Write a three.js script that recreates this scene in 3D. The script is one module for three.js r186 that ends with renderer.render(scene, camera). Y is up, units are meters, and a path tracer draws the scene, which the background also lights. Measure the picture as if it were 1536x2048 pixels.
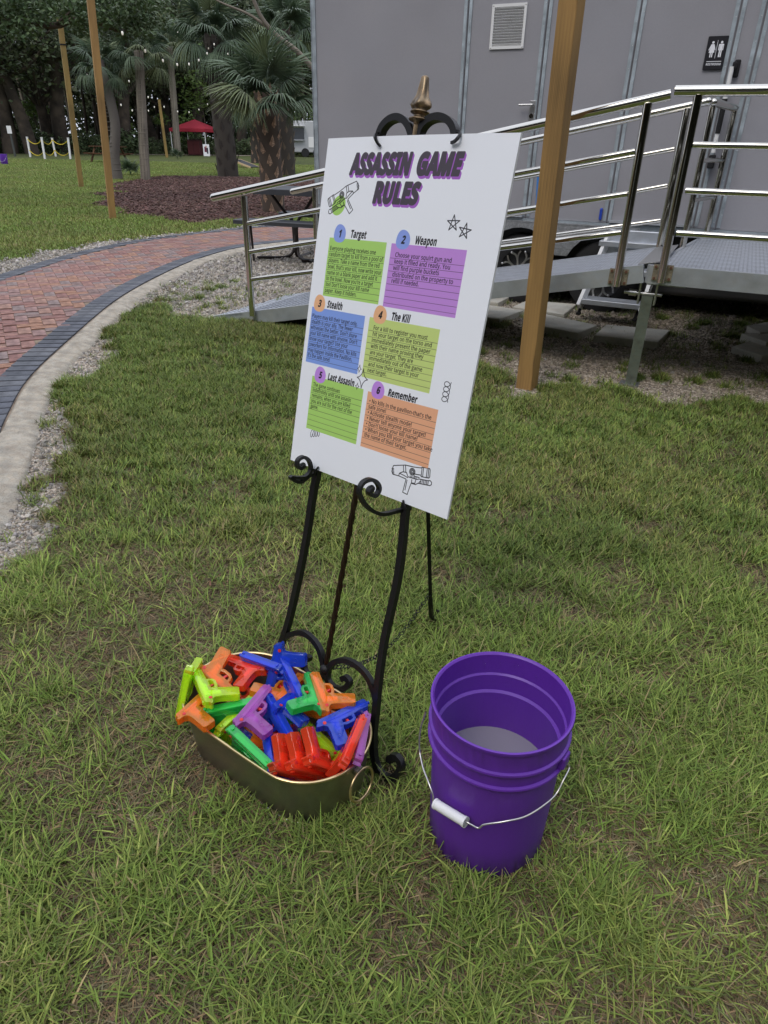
import * as THREE from 'three';
import { mergeGeometries, toCreasedNormals } from 'three/addons/utils/BufferGeometryUtils.js';
import { RoundedBoxGeometry } from 'three/addons/geometries/RoundedBoxGeometry.js';

// ------------------------------------------------------------ camera, sky, sun, exposure
const scene = new THREE.Scene();
const FOCAL = 1355, PITCH = Math.atan(730 / FOCAL), ROLL = 1.2656 * Math.PI / 180, EYE = new THREE.Vector3(0, 1.5, 0);
const camera = new THREE.PerspectiveCamera(2 * Math.atan(1024 / FOCAL) * 180 / Math.PI, 0.75, 0.05, 400);
const cp = Math.cos(PITCH), sp = Math.sin(PITCH), cr = Math.cos(ROLL), sr = Math.sin(ROLL);
const camX = new THREE.Vector3(cr, sr * cp, -sr * sp), camY = new THREE.Vector3(-sr, cr * cp, -cr * sp), camZ = new THREE.Vector3(0, sp, cp);
camera.position.copy(EYE);
camera.quaternion.setFromRotationMatrix(new THREE.Matrix4().makeBasis(camX, camY, camZ));
scene.add(camera);

{ // overcast sky: an even pale cloud deck, a little brighter overhead
  const w = 256, h = 128, d = new Float32Array(w * h * 4);
  for (let j = 0; j < h; j++) for (let i = 0; i < w; i++) {
    const el = ((j + 0.5) / h - 0.5) * Math.PI, az = (i / w) * Math.PI * 2;
    const up = Math.max(0, Math.sin(el));
    let c = 0.72 + 0.42 * up;
    c *= 1 + 0.05 * Math.sin(az * 3 + up * 9) * Math.cos(az * 2 - up * 5) + 0.04 * Math.sin(az * 7 + up * 17);
    const k = (j * w + i) * 4;
    d[k] = c * 0.94; d[k + 1] = c * 0.995; d[k + 2] = c * 1.15; d[k + 3] = 1;
  }
  const sky = new THREE.DataTexture(d, w, h, THREE.RGBAFormat, THREE.FloatType);
  sky.mapping = THREE.EquirectangularReflectionMapping; sky.magFilter = THREE.LinearFilter; sky.needsUpdate = true;
  scene.background = sky; scene.environment = sky;
}
const sun = new THREE.DirectionalLight(0xfff6ea, 0.95);
sun.position.set(-14, 30, 12); sun.target.position.set(0, 0, -6); sun.castShadow = true;
sun.shadow.radius = 45; sun.shadow.mapSize.set(2048, 2048);
Object.assign(sun.shadow.camera, { left: -30, right: 30, top: 30, bottom: -30, near: 1, far: 120 });
scene.add(sun, sun.target);
const renderer = new THREE.WebGLRenderer({ antialias: true });
renderer.toneMapping = THREE.LinearToneMapping;
renderer.toneMappingExposure = 1.2;
renderer.shadowMap.enabled = true;

// ------------------------------------------------------------ helpers
let seed = 20240611;
function rnd() { seed = (seed + 0x6D2B79F5) | 0; let t = Math.imul(seed ^ (seed >>> 15), 1 | seed); t = (t + Math.imul(t ^ (t >>> 7), 61 | t)) ^ t; return ((t ^ (t >>> 14)) >>> 0) / 4294967296; }
const rr = (a, b) => a + (b - a) * rnd();
const pick = (a) => a[Math.floor(rnd() * a.length)];
const V = (x, y, z) => new THREE.Vector3(x, y, z);
const lerp = (a, b, t) => a + (b - a) * t;
const sstep = (a, b, x) => { const t = Math.min(1, Math.max(0, (x - a) / (b - a))); return t * t * (3 - 2 * t); };
function hash(i, j) { let h = Math.imul(i, 374761393) + Math.imul(j, 668265263) | 0; h = Math.imul(h ^ (h >>> 13), 1274126177); return ((h ^ (h >>> 16)) >>> 0) / 4294967296; }
function vnoise(x, y, per = 0) {
  const i = Math.floor(x), j = Math.floor(y), fx = x - i, fy = y - j, u = fx * fx * (3 - 2 * fx), v = fy * fy * (3 - 2 * fy);
  const w = per ? (k) => ((k % per) + per) % per : (k) => k;
  const a = hash(w(i), w(j)), b = hash(w(i + 1), w(j)), c = hash(w(i), w(j + 1)), d = hash(w(i + 1), w(j + 1));
  return lerp(lerp(a, b, u), lerp(c, d, u), v);
}
function fbm(x, y, oct = 4, per = 0) { let s = 0, a = 0.5, n = 0; for (let o = 0; o < oct; o++) { s += a * vnoise(x, y, per); n += a; x *= 2; y *= 2; per *= 2; a *= 0.5; } return s / n; }

// terrain: level by the easel, rising gently towards the woods
function groundY(x, z) {
  const d = -z;
  if (d < 3) return 0;
  if (d < 7) return 0.14 * sstep(3, 7, d);
  return 0.14 + 0.011 * (d - 7) * (1 - Math.exp(-(d - 7) / 2));
}
function ray(px, py) { return V(0, 0, 0).addScaledVector(camX, (px - 768) / FOCAL).addScaledVector(camY, -(py - 1024) / FOCAL).addScaledVector(camZ, -1); }
function onGround(px, py) {
  const d = ray(px, py); let t0 = 0.3, step = 0.05;
  for (let t = 0.3; t < 300; t += step) {
    const p = EYE.clone().addScaledVector(d, t);
    if (p.y < groundY(p.x, p.z)) {
      let lo = t0, hi = t;
      for (let k = 0; k < 40; k++) { const m = (lo + hi) / 2, q = EYE.clone().addScaledVector(d, m); if (q.y > groundY(q.x, q.z)) lo = m; else hi = m; }
      return EYE.clone().addScaledVector(d, lo);
    }
    t0 = t; step = 0.02 * t + 0.02;
  }
  return null;
}
function onPlane(px, py, P, n) { const d = ray(px, py), t = P.clone().sub(EYE).dot(n) / d.dot(n); return EYE.clone().addScaledVector(d, t); }
// the point of a sight line that stands at the same horizontal distance as a foot point
function above(foot, px, py) { const n = V(foot.x, 0, foot.z).normalize(); return onPlane(px, py, foot, n); }

const used = {};
function numbered(name) { const k = used[name] = (used[name] ?? -1) + 1; return k ? `${name}_${String(k).padStart(3, '0')}` : name; }
function tag(o, label, category, group, kind) { if (label) o.userData.label = label; if (category) o.userData.category = category; if (group) o.userData.group = group; if (kind) o.userData.kind = kind; return o; }
function thing(name, label, category, pos = V(0, 0, 0), turn = 0, group) {
  const o = new THREE.Group(); o.name = numbered(name); o.position.copy(pos); o.rotation.y = turn; scene.add(o);
  o.updateMatrixWorld(true);
  return tag(o, label, category, group);
}
function strip(g) { g = g.index ? g.toNonIndexed() : g; for (const k of Object.keys(g.attributes)) if (!['position', 'normal', 'uv', 'color'].includes(k)) g.deleteAttribute(k); return g; }
function merge(list) {
  const a = list.flat(Infinity).map(strip); if (a.length === 1) return a[0];
  const col = a.some((g) => g.attributes.color);
  for (const g of a) { if (!g.attributes.uv) g.setAttribute('uv', new THREE.BufferAttribute(new Float32Array(g.attributes.position.count * 2), 2)); if (col && !g.attributes.color) g.setAttribute('color', new THREE.BufferAttribute(new Float32Array(g.attributes.position.count * 3).fill(1), 3)); }
  return mergeGeometries(a, false);
}
function part(name, geo, mat, parent) {
  const m = new THREE.Mesh(Array.isArray(geo) ? merge(geo) : geo, mat); m.name = name; m.castShadow = m.receiveShadow = true; parent.add(m); return m;
}
// a part whose shape is given in world coordinates
function wpart(name, geo, mat, parent) {
  const g = Array.isArray(geo) ? merge(geo) : geo; parent.updateWorldMatrix(true, false);
  g.applyMatrix4(parent.matrixWorld.clone().invert()); return part(name, g, mat, parent);
}
function copyOf(root, pos, turn, label, group) {
  const r = root.clone(); r.name = numbered(root.name.replace(/_\d{3}$/, '')); r.userData = { ...root.userData };
  if (pos) r.position.copy(pos); if (turn !== undefined) r.rotation.y = turn; if (label) r.userData.label = label; if (group) r.userData.group = group;
  scene.add(r); return r;
}
function box(w, h, d, x = 0, y = 0, z = 0) { const g = new THREE.BoxGeometry(w, h, d); g.translate(x, y, z); return g; }
function rbox(w, h, d, r, x = 0, y = 0, z = 0, s = 2) { const g = new RoundedBoxGeometry(w, h, d, s, r); g.translate(x, y, z); return g; }
function boxUV(g, s = 1) { // uv in metres by dominant axis
  g = strip(g); const p = g.attributes.position, n = g.attributes.normal, uv = new Float32Array(p.count * 2);
  for (let i = 0; i < p.count; i += 3) {
    const nx = Math.abs(n.getX(i)), ny = Math.abs(n.getY(i)), nz = Math.abs(n.getZ(i));
    for (let k = i; k < i + 3; k++) {
      const X = p.getX(k), Y = p.getY(k), Z = p.getZ(k);
      let a, b; if (ny >= nx && ny >= nz) { a = X; b = Z; } else if (nx >= nz) { a = Z; b = Y; } else { a = X; b = Y; }
      uv[k * 2] = a * s; uv[k * 2 + 1] = b * s;
    }
  }
  g.setAttribute('uv', new THREE.BufferAttribute(uv, 2)); return g;
}
function basisFrom(a, b) { const y = b.clone().sub(a), L = y.length(); y.divideScalar(L); const ref = Math.abs(y.y) > 0.9 ? V(0, 0, 1) : V(0, 1, 0); const x = ref.clone().cross(y).normalize(), z = x.clone().cross(y); return { L, m: new THREE.Matrix4().makeBasis(x, y, z).setPosition(a.clone().add(b).multiplyScalar(0.5)) }; }
function rod(a, b, r, seg = 12, r2 = r) { const { L, m } = basisFrom(a, b); const g = new THREE.CylinderGeometry(r2, r, L, seg); g.applyMatrix4(m); return g; }
function bar(a, b, w, d) { const { L, m } = basisFrom(a, b); const g = new THREE.BoxGeometry(w, L, d); g.applyMatrix4(m); return g; }
function tube(pts, r, seg = 48, rad = 8, closed = false, tension = 0.5) { const c = new THREE.CatmullRomCurve3(pts, closed, 'centripetal', tension); const g = new THREE.TubeGeometry(c, seg, r, rad, closed); return g; }
// a bar of rectangular section swept along points; "side" is the fixed axis across it
function sweep(pts, side, w, h, seg = 60, taper = null) {
  const c = new THREE.CatmullRomCurve3(pts, false, 'centripetal'); const P = c.getSpacedPoints(seg), pos = [], idx = [];
  const s = side.clone().normalize();
  for (let i = 0; i <= seg; i++) {
    const t = (P[Math.min(seg, i + 1)].clone().sub(P[Math.max(0, i - 1)])).normalize(); const n = s.clone().cross(t).normalize();
    const k = taper ? taper(i / seg) : 1;
    const ws = [[-1, -1], [1, -1], [1, 1], [-1, 1]];
    for (const [a, b] of ws) { const q = P[i].clone().addScaledVector(s, a * w / 2 * k).addScaledVector(n, b * h / 2 * k); pos.push(q.x, q.y, q.z); }
  }
  for (let i = 0; i < seg; i++) for (let k = 0; k < 4; k++) { const a = i * 4 + k, b = i * 4 + (k + 1) % 4; idx.push(a, b, a + 4, b, b + 4, a + 4); }
  idx.push(0, 2, 1, 0, 3, 2); const e = seg * 4; idx.push(e, e + 1, e + 2, e, e + 2, e + 3);
  const g = new THREE.BufferGeometry(); g.setAttribute('position', new THREE.Float32BufferAttribute(pos, 3)); g.setIndex(idx);
  const ng = toCreasedNormals(g, 0.7); ng.setAttribute('uv', new THREE.BufferAttribute(new Float32Array(ng.attributes.position.count * 2), 2)); return ng;
}
function capEnds(g) { return g; }

// ------------------------------------------------------------ textures and materials
function dataTex(n, fn, srgb = true, m = n) {
  const d = new Uint8Array(n * m * 4);
  for (let j = 0; j < m; j++) for (let i = 0; i < n; i++) { const c = fn(i / n, j / m), k = (j * n + i) * 4; d[k] = Math.max(0, Math.min(255, c[0])); d[k + 1] = Math.max(0, Math.min(255, c[1])); d[k + 2] = Math.max(0, Math.min(255, c[2])); d[k + 3] = 255; }
  const t = new THREE.DataTexture(d, n, m); t.wrapS = t.wrapT = THREE.RepeatWrapping; t.magFilter = THREE.LinearFilter; t.minFilter = THREE.LinearMipmapLinearFilter; t.generateMipmaps = true;
  if (srgb) t.colorSpace = THREE.SRGBColorSpace; t.needsUpdate = true; return t;
}
function canvasTex(w, h, draw, repeat = false) {
  const c = document.createElement('canvas'); c.width = w; c.height = h; draw(c.getContext('2d'), w, h);
  const t = new THREE.CanvasTexture(c); t.colorSpace = THREE.SRGBColorSpace; t.magFilter = THREE.LinearFilter; t.anisotropy = 8;
  if (repeat) t.wrapS = t.wrapT = THREE.RepeatWrapping; return t;
}
const scaled = (t, sx, sy = sx) => { const c = t.clone(); c.repeat.set(sx, sy); c.needsUpdate = true; return c; };
const grainTex = dataTex(256, (u, v) => { const a = fbm(u * 16, v * 16, 4, 16), b = hash(Math.floor(u * 256), Math.floor(v * 256)); const c = 255 * (0.35 + 0.4 * a + 0.25 * b); return [c, c, c]; }, false);
const blotchTex = dataTex(256, (u, v) => { const c = 255 * fbm(u * 5, v * 5, 5, 5); return [c, c, c]; }, false);
const std = (color, roughness = 0.7, metalness = 0, extra = {}) => new THREE.MeshStandardMaterial({ color, roughness, metalness, side: THREE.DoubleSide, ...extra });
const lin = (r, g, b) => new THREE.Color().setRGB(r, g, b);
function mottled(r, g, b, amp, n = 6, tint = 0.0, spot = 0) { // base colour (sRGB 0-255) with patches and grain
  return dataTex(512, (u, v) => {
    const a = fbm(u * n, v * n, 5, n) - 0.5, f = hash(Math.floor(u * 512), Math.floor(v * 512)) - 0.5, e = fbm(u * n * 2 + 7, v * n * 2 + 3, 3, n * 2) - 0.5;
    const k = 1 + amp * (a * 1.6 + f * 0.5); const s = spot && hash(Math.floor(u * 512) + 91, Math.floor(v * 512) + 7) < spot ? 0.6 : 1;
    return [r * k * s * (1 + tint * e), g * k * s, b * k * s * (1 - tint * e)];
  });
}
const steel = std(lin(0.60, 0.58, 0.53), 0.09, 1.0);
const steelDull = std(lin(0.55, 0.55, 0.55), 0.38, 1.0);
const galv = std(0xffffff, 0.55, 0.55, { map: scaled(mottled(168, 178, 184, 0.22, 8), 2) });
const alum = std(0xffffff, 0.45, 0.6, { map: scaled(mottled(190, 194, 200, 0.14, 6, 0.03), 1.5), bumpMap: scaled(grainTex, 6), bumpScale: 0.0004 });
const blackIron = std(lin(0.012, 0.012, 0.013), 0.42, 0.3, { bumpMap: scaled(grainTex, 12), bumpScale: 0.0006 });
const rubber = std(lin(0.016, 0.016, 0.017), 0.85, 0, { bumpMap: scaled(grainTex, 3), bumpScale: 0.002 });
const whitePaint = std(lin(0.74, 0.74, 0.73), 0.5);
const blackPaint = std(lin(0.045, 0.045, 0.047), 0.6, 0.1);
const darkVoid = std(lin(0.01, 0.01, 0.011), 0.9);
const concrete = std(0xffffff, 0.9, 0, { map: mottled(184, 180, 168, 0.22, 5, 0.04, 0.012), bumpMap: scaled(grainTex, 3), bumpScale: 0.003 });
const kerbConcrete = std(0xffffff, 0.95, 0, { map: mottled(168, 160, 146, 0.24, 22, 0.05, 0.05), bumpMap: scaled(grainTex, 5), bumpScale: 0.006 });
const woodTex = dataTex(512, (u, v) => { // sawn timber: u across, v along
  const g = fbm(u * 40 + 0.6 * Math.sin(v * 6.283), v * 4, 4, 4), k = fbm(u * 6, v * 6, 4, 6), f = hash(Math.floor(u * 512), Math.floor(v * 60)) - 0.5;
  let m = 0.74 + 0.36 * g + 0.2 * (k - 0.5) + 0.05 * f; let gr = 0.97;
  for (const [kx, ky, kr] of [[0.3, 0.22, 0.05], [0.72, 0.61, 0.04], [0.45, 0.87, 0.03]]) { const d = Math.hypot((u - kx), (v - ky) * 1.6) / kr; if (d < 1) m *= 0.42 + 0.45 * d; else if (d < 1.8) m *= 0.9 + 0.1 * (d - 1) / 0.8; }
  return [164 * m, 132 * m * gr, 76 * m];
});
// ------------------------------------------------------------ ground zones (plan, metres)
const P2 = (px, py) => { const p = onGround(px, py); return [p.x, p.z]; };
function inside(poly, x, z) { let c = false; for (let i = 0, j = poly.length - 1; i < poly.length; j = i++) { const [xi, zi] = poly[i], [xj, zj] = poly[j]; if ((zi > z) !== (zj > z) && x < (xj - xi) * (z - zi) / (zj - zi) + xi) c = !c; } return c; }
// the path: its inner (right-hand) brick edge as a curve, brick width, border and kerb
const pathCurve = new THREE.CatmullRomCurve3([[-2.8, 2.6], [-2.2, 0.5], [-1.95, -1.0], [-2.0, -2.2], [-2.18, -2.95], [-2.45, -3.75], [-2.62, -4.4], [-2.72, -5.5], [-2.79, -6.6], [-2.8, -7.68], [-2.66, -9.2], [-2.3, -10.35], [-1.63, -11.15], [-0.6, -11.85], [0.9, -12.5], [3, -13.1], [6, -13.6]].map(([x, z]) => V(x, 0, z)), false, 'centripetal');
const pathPts = pathCurve.getSpacedPoints(520), pathLen = pathCurve.getLength();
const pathFr = pathPts.map((p, i) => { const t = pathPts[Math.min(520, i + 1)].clone().sub(pathPts[Math.max(0, i - 1)]).normalize(); return { p, t, n: V(t.z, 0, -t.x) }; }); // n points left (onto the path)
const pathW = (s) => 1.3 + 0.75 * sstep(13.2, 17.2, s);
function toPath(x, z) { // [s along, t across; t > 0 is on the bricks side]
  let b = 0, bd = 1e9; for (let i = 0; i <= 520; i += 4) { const f = pathFr[i].p, d = (f.x - x) ** 2 + (f.z - z) ** 2; if (d < bd) { bd = d; b = i; } }
  for (let i = Math.max(0, b - 4); i <= Math.min(520, b + 4); i++) { const f = pathFr[i].p, d = (f.x - x) ** 2 + (f.z - z) ** 2; if (d < bd) { bd = d; b = i; } }
  const f = pathFr[b], dx = x - f.p.x, dz = z - f.p.z; return [b / 520 * pathLen + dx * f.t.x + dz * f.t.z, dx * f.n.x + dz * f.n.z];
}
function fromPath(s, t, y = 0) { const k = Math.max(0, Math.min(519.999, s / pathLen * 520)), i = Math.floor(k), f = k - i, a = pathFr[i], b = pathFr[i + 1]; const p = a.p.clone().lerp(b.p, f), n = a.n.clone().lerp(b.n, f).normalize(); p.addScaledVector(n, t); p.y = groundY(p.x, p.z) + y; return p; }
const BORD = 0.2, KERB = 0.2;
const onPathBand = (x, z, m = 0) => { if (z > 2.6 || x > 7) return false; const [s, t] = toPath(x, z); return t > -BORD - KERB - m && t < pathW(s) + BORD + m; };
const gravelPoly = [[-2.2, 2.5], [-1.7, 0.3], [-1.45, -1.2], [-1.4, -2.0], P2(0, 1165), P2(62, 1140), P2(82, 1040), P2(112, 930), P2(150, 850), P2(140, 825), P2(190, 735), P2(262, 640), P2(300, 618), P2(420, 640), P2(560, 655), P2(640, 662), P2(780, 700), P2(980, 735), P2(1030, 790), P2(1150, 786), P2(1260, 792), P2(1400, 800), P2(1536, 812), [4, -3.4], [9, -2.2], [12, -6], [9, -11], [5, -13.2], [0.8, -12.3], [-1.5, -11.0], [-2.2, -10.2], [-2.6, -9], [-2.75, -7.6], [-2.65, -5.5], [-2.5, -4.2], [-2.1, -2.8], [-2.0, -1], [-2.3, 0.5], [-2.8, 2.5]];
const mulchPoly = [P2(200, 392), P2(232, 424), P2(290, 437), P2(400, 446), P2(480, 440), P2(560, 434), P2(640, 430), [3, -17], [3, -27], P2(640, 354), P2(540, 353), P2(420, 351), P2(330, 354), P2(262, 360), P2(225, 378)];
const wob = (x, z, k, a) => [(fbm(x * k + 3, z * k + 9, 3) - 0.5) * a, (fbm(x * k + 37, z * k + 21, 3) - 0.5) * a];
function inGravel(x, z) { if (z > 2.5) return false; const [a, b] = wob(x, z, 3.2, 0.55); if (inside(gravelPoly, x + a, z + b)) return true; if (z < -3) { const [s, t] = toPath(x, z); const w = pathW(s) + BORD; if (t > w - 0.02 && t < w + lerp(0.85, 0.22, sstep(9.7, 14.7, s)) + a * 0.9) return true; } return false; }
function inMulch(x, z) { if (z > -12 || z < -30) return false; const [a, b] = wob(x, z, 1.1, 1.6); return inside(mulchPoly, x + a, z + b); }

function sheet(name, xs, zs, keep, lift, mat, uvScale, col) { // grid sheet on the terrain
  const pos = [], uv = [], idx = [], id = new Map(), cols = [];
  const vid = (i, j) => { const k = i * 100000 + j; if (id.has(k)) return id.get(k); const x = xs[i], z = zs[j]; pos.push(x, groundY(x, z) + lift, z); uv.push(x * uvScale, -z * uvScale); if (col) { const c = col(x, z); cols.push(c[0], c[1], c[2]); } id.set(k, pos.length / 3 - 1); return pos.length / 3 - 1; };
  for (let j = 0; j < zs.length - 1; j++) for (let i = 0; i < xs.length - 1; i++) {
    if (keep && !keep((xs[i] + xs[i + 1]) / 2, (zs[j] + zs[j + 1]) / 2)) continue;
    const a = vid(i, j), b = vid(i + 1, j), c = vid(i + 1, j + 1), d = vid(i, j + 1); idx.push(a, d, b, b, d, c);
  }
  const g = new THREE.BufferGeometry(); g.setAttribute('position', new THREE.Float32BufferAttribute(pos, 3)); g.setAttribute('uv', new THREE.Float32BufferAttribute(uv, 2)); if (col) g.setAttribute('color', new THREE.Float32BufferAttribute(cols, 3)); g.setIndex(idx); g.computeVertexNormals();
  const m = new THREE.Mesh(g, mat); m.name = name; m.receiveShadow = m.castShadow = true; scene.add(m); return m;
}
function range(a, b, s) { const o = []; for (let v = a; v < b - 1e-9; v += s) o.push(v); o.push(b); return o; }
const thatchTex = canvasTex(1024, 1024, (c, w, h) => { // bare sandy soil under a mat of old clippings, 1.6 m a tile
  c.fillStyle = '#302a20'; c.fillRect(0, 0, w, h);
  for (let i = 0; i < 9000; i++) { const s = rr(1, 5), k = rr(-18, 22); c.fillStyle = `rgba(${66 + k},${57 + k},${43 + k * 0.8},0.5)`; c.fillRect(rnd() * w, rnd() * h, s, s); }
  for (let i = 0; i < 15000; i++) {
    const x = rnd() * w, y = rnd() * h, a = rnd() * 6.28, L = rr(8, 42), t = rnd(); const f = rr(0.55, 1.15);
    c.strokeStyle = t < 0.55 ? `rgba(${92 * f},${79 * f},${55 * f},0.8)` : t < 0.9 ? `rgba(${60 * f},${70 * f},${30 * f},0.8)` : `rgba(${50 * f},${38 * f},${28 * f},0.8)`;
    c.lineWidth = rr(1, 2.6);
    for (const ox of [0, x < 50 ? w : x > w - 50 ? -w : 0]) for (const oy of [0, y < 50 ? h : y > h - 50 ? -h : 0]) { c.beginPath(); c.moveTo(x + ox, y + oy); c.quadraticCurveTo(x + ox + Math.cos(a) * L * 0.5 + rr(-5, 5), y + oy + Math.sin(a) * L * 0.5 + rr(-5, 5), x + ox + Math.cos(a) * L, y + oy + Math.sin(a) * L); c.stroke(); }
  }
}, true);
const lawnAmt = (x, z) => sstep(6, 16, -z);
const soilMat = std(0xffffff, 0.95, 0, { map: thatchTex, vertexColors: true, bumpMap: scaled(grainTex, 2), bumpScale: 0.006 });
const gx = [...range(-160, -40, 10), ...range(-38, -14, 2), ...range(-13.5, -4, 0.5), ...range(-3.8, 4, 0.2), ...range(4.5, 14, 0.5), ...range(16, 40, 4), ...range(50, 160, 10)];
const gz = [...range(-200, -80, 10), ...range(-76, -32, 2), ...range(-31, -12, 0.5), ...range(-11.8, 1.6, 0.2), ...range(2, 14, 2), ...range(20, 60, 10)];
tag(sheet('ground', gx, gz, null, 0, soilMat, 1 / 1.6, (x, z) => { // worn thatch to denser green lawn, the far green raised further to paint in sunlight
  const k = lawnAmt(x, z), f = fbm(x * 0.35, z * 0.35, 4), g2 = 0.75 + 0.5 * f; return [lerp(1, 1.25, k) * g2, lerp(1, 1.9, k) * g2, lerp(1, 0.7, k) * g2];
}), 'lawn soil matted with old clippings and worn turf', null, null, 'structure');
const gravelTex = canvasTex(1024, 1024, (c, w, h) => {
  c.fillStyle = '#7a6c5c'; c.fillRect(0, 0, w, h);
  for (let i = 0; i < 26000; i++) { const x = rnd() * w, y = rnd() * h, s = rr(1.5, 9), k = rr(-35, 55); c.fillStyle = `rgb(${148 + k},${136 + k},${121 + k})`; c.beginPath(); c.ellipse(x, y, s, s * rr(0.45, 1), rnd() * 3, 0, 6.3); c.fill(); if (i % 3 === 0) { c.fillStyle = 'rgba(60,50,38,0.6)'; c.fillRect(rnd() * w, rnd() * h, rr(1, 5), rr(1, 5)); } }
}, true);
const gravelMat = std(0xffffff, 0.95, 0, { map: gravelTex, bumpMap: scaled(grainTex, 3), bumpScale: 0.012 });
tag(sheet('gravel_bed', range(-4.8, 9, 0.05), range(-13.6, 2.4, 0.05), (x, z) => inGravel(x, z) && !onPathBand(x, z, -0.03), 0.005, gravelMat, 1 / 1.4), 'pale crushed shell and limestone gravel beside path and under trailer', null, null, 'structure');
const mulchTex = canvasTex(512, 512, (c, w, h) => { c.fillStyle = '#33221c'; c.fillRect(0, 0, w, h); for (let i = 0; i < 5000; i++) { const k = rr(0.6, 1.5); c.save(); c.translate(rnd() * w, rnd() * h); c.rotate(rnd() * 6.3); c.fillStyle = `rgb(${84 * k},${56 * k},${48 * k})`; c.fillRect(0, 0, rr(6, 22), rr(2, 7)); c.restore(); } }, true);
tag(sheet('mulch_bed', range(-9, 4, 0.1), range(-29, -12, 0.1), (x, z) => inMulch(x, z) && !onPathBand(x, z, 0.3), 0.012, std(0xffffff, 0.95, 0, { map: mulchTex }), 1 / 1.2), 'reddish brown bark mulch bed around the palms', null, null, 'structure');
{ // pale track along the wood edge
  const a = P2(0, 305), b = P2(620, 313); const zf = (x) => lerp(a[1], b[1], (x - a[0]) / (b[0] - a[0]));
  tag(sheet('track', range(-60, 12, 1), range(-66, -40, 0.4), (x, z) => Math.abs(z - zf(x)) < 0.9, 0.01, gravelMat, 0.7), 'narrow pale gravel track along the edge of the woods', null, null, 'structure');
}

// ------------------------------------------------------------ brick path
const brickCols = [[182, 138, 127], [170, 126, 118], [190, 150, 134], [160, 134, 128], [192, 146, 122], [180, 146, 140], [166, 146, 142]];
const brickTex = dataTex(256, (u, v) => { const a = fbm(u * 6, v * 6, 5, 6), f = hash(Math.floor(u * 256), Math.floor(v * 256)); const c = 255 * (0.55 + 0.35 * a + 0.16 * f); return [c, c, c]; });
const brickMats = brickCols.map((c) => std(new THREE.Color(c[0] / 255, c[1] / 255, c[2] / 255).convertSRGBToLinear(), 0.9, 0, { map: scaled(brickTex, 4), bumpMap: scaled(grainTex, 4), bumpScale: 0.003 }));
const borderMats = [[120, 124, 132], [112, 116, 126], [128, 131, 138], [106, 110, 119]].map((c) => std(new THREE.Color(c[0] / 255, c[1] / 255, c[2] / 255).convertSRGBToLinear(), 0.88, 0, { map: scaled(brickTex, 3), bumpMap: scaled(grainTex, 4), bumpScale: 0.003 }));
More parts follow.
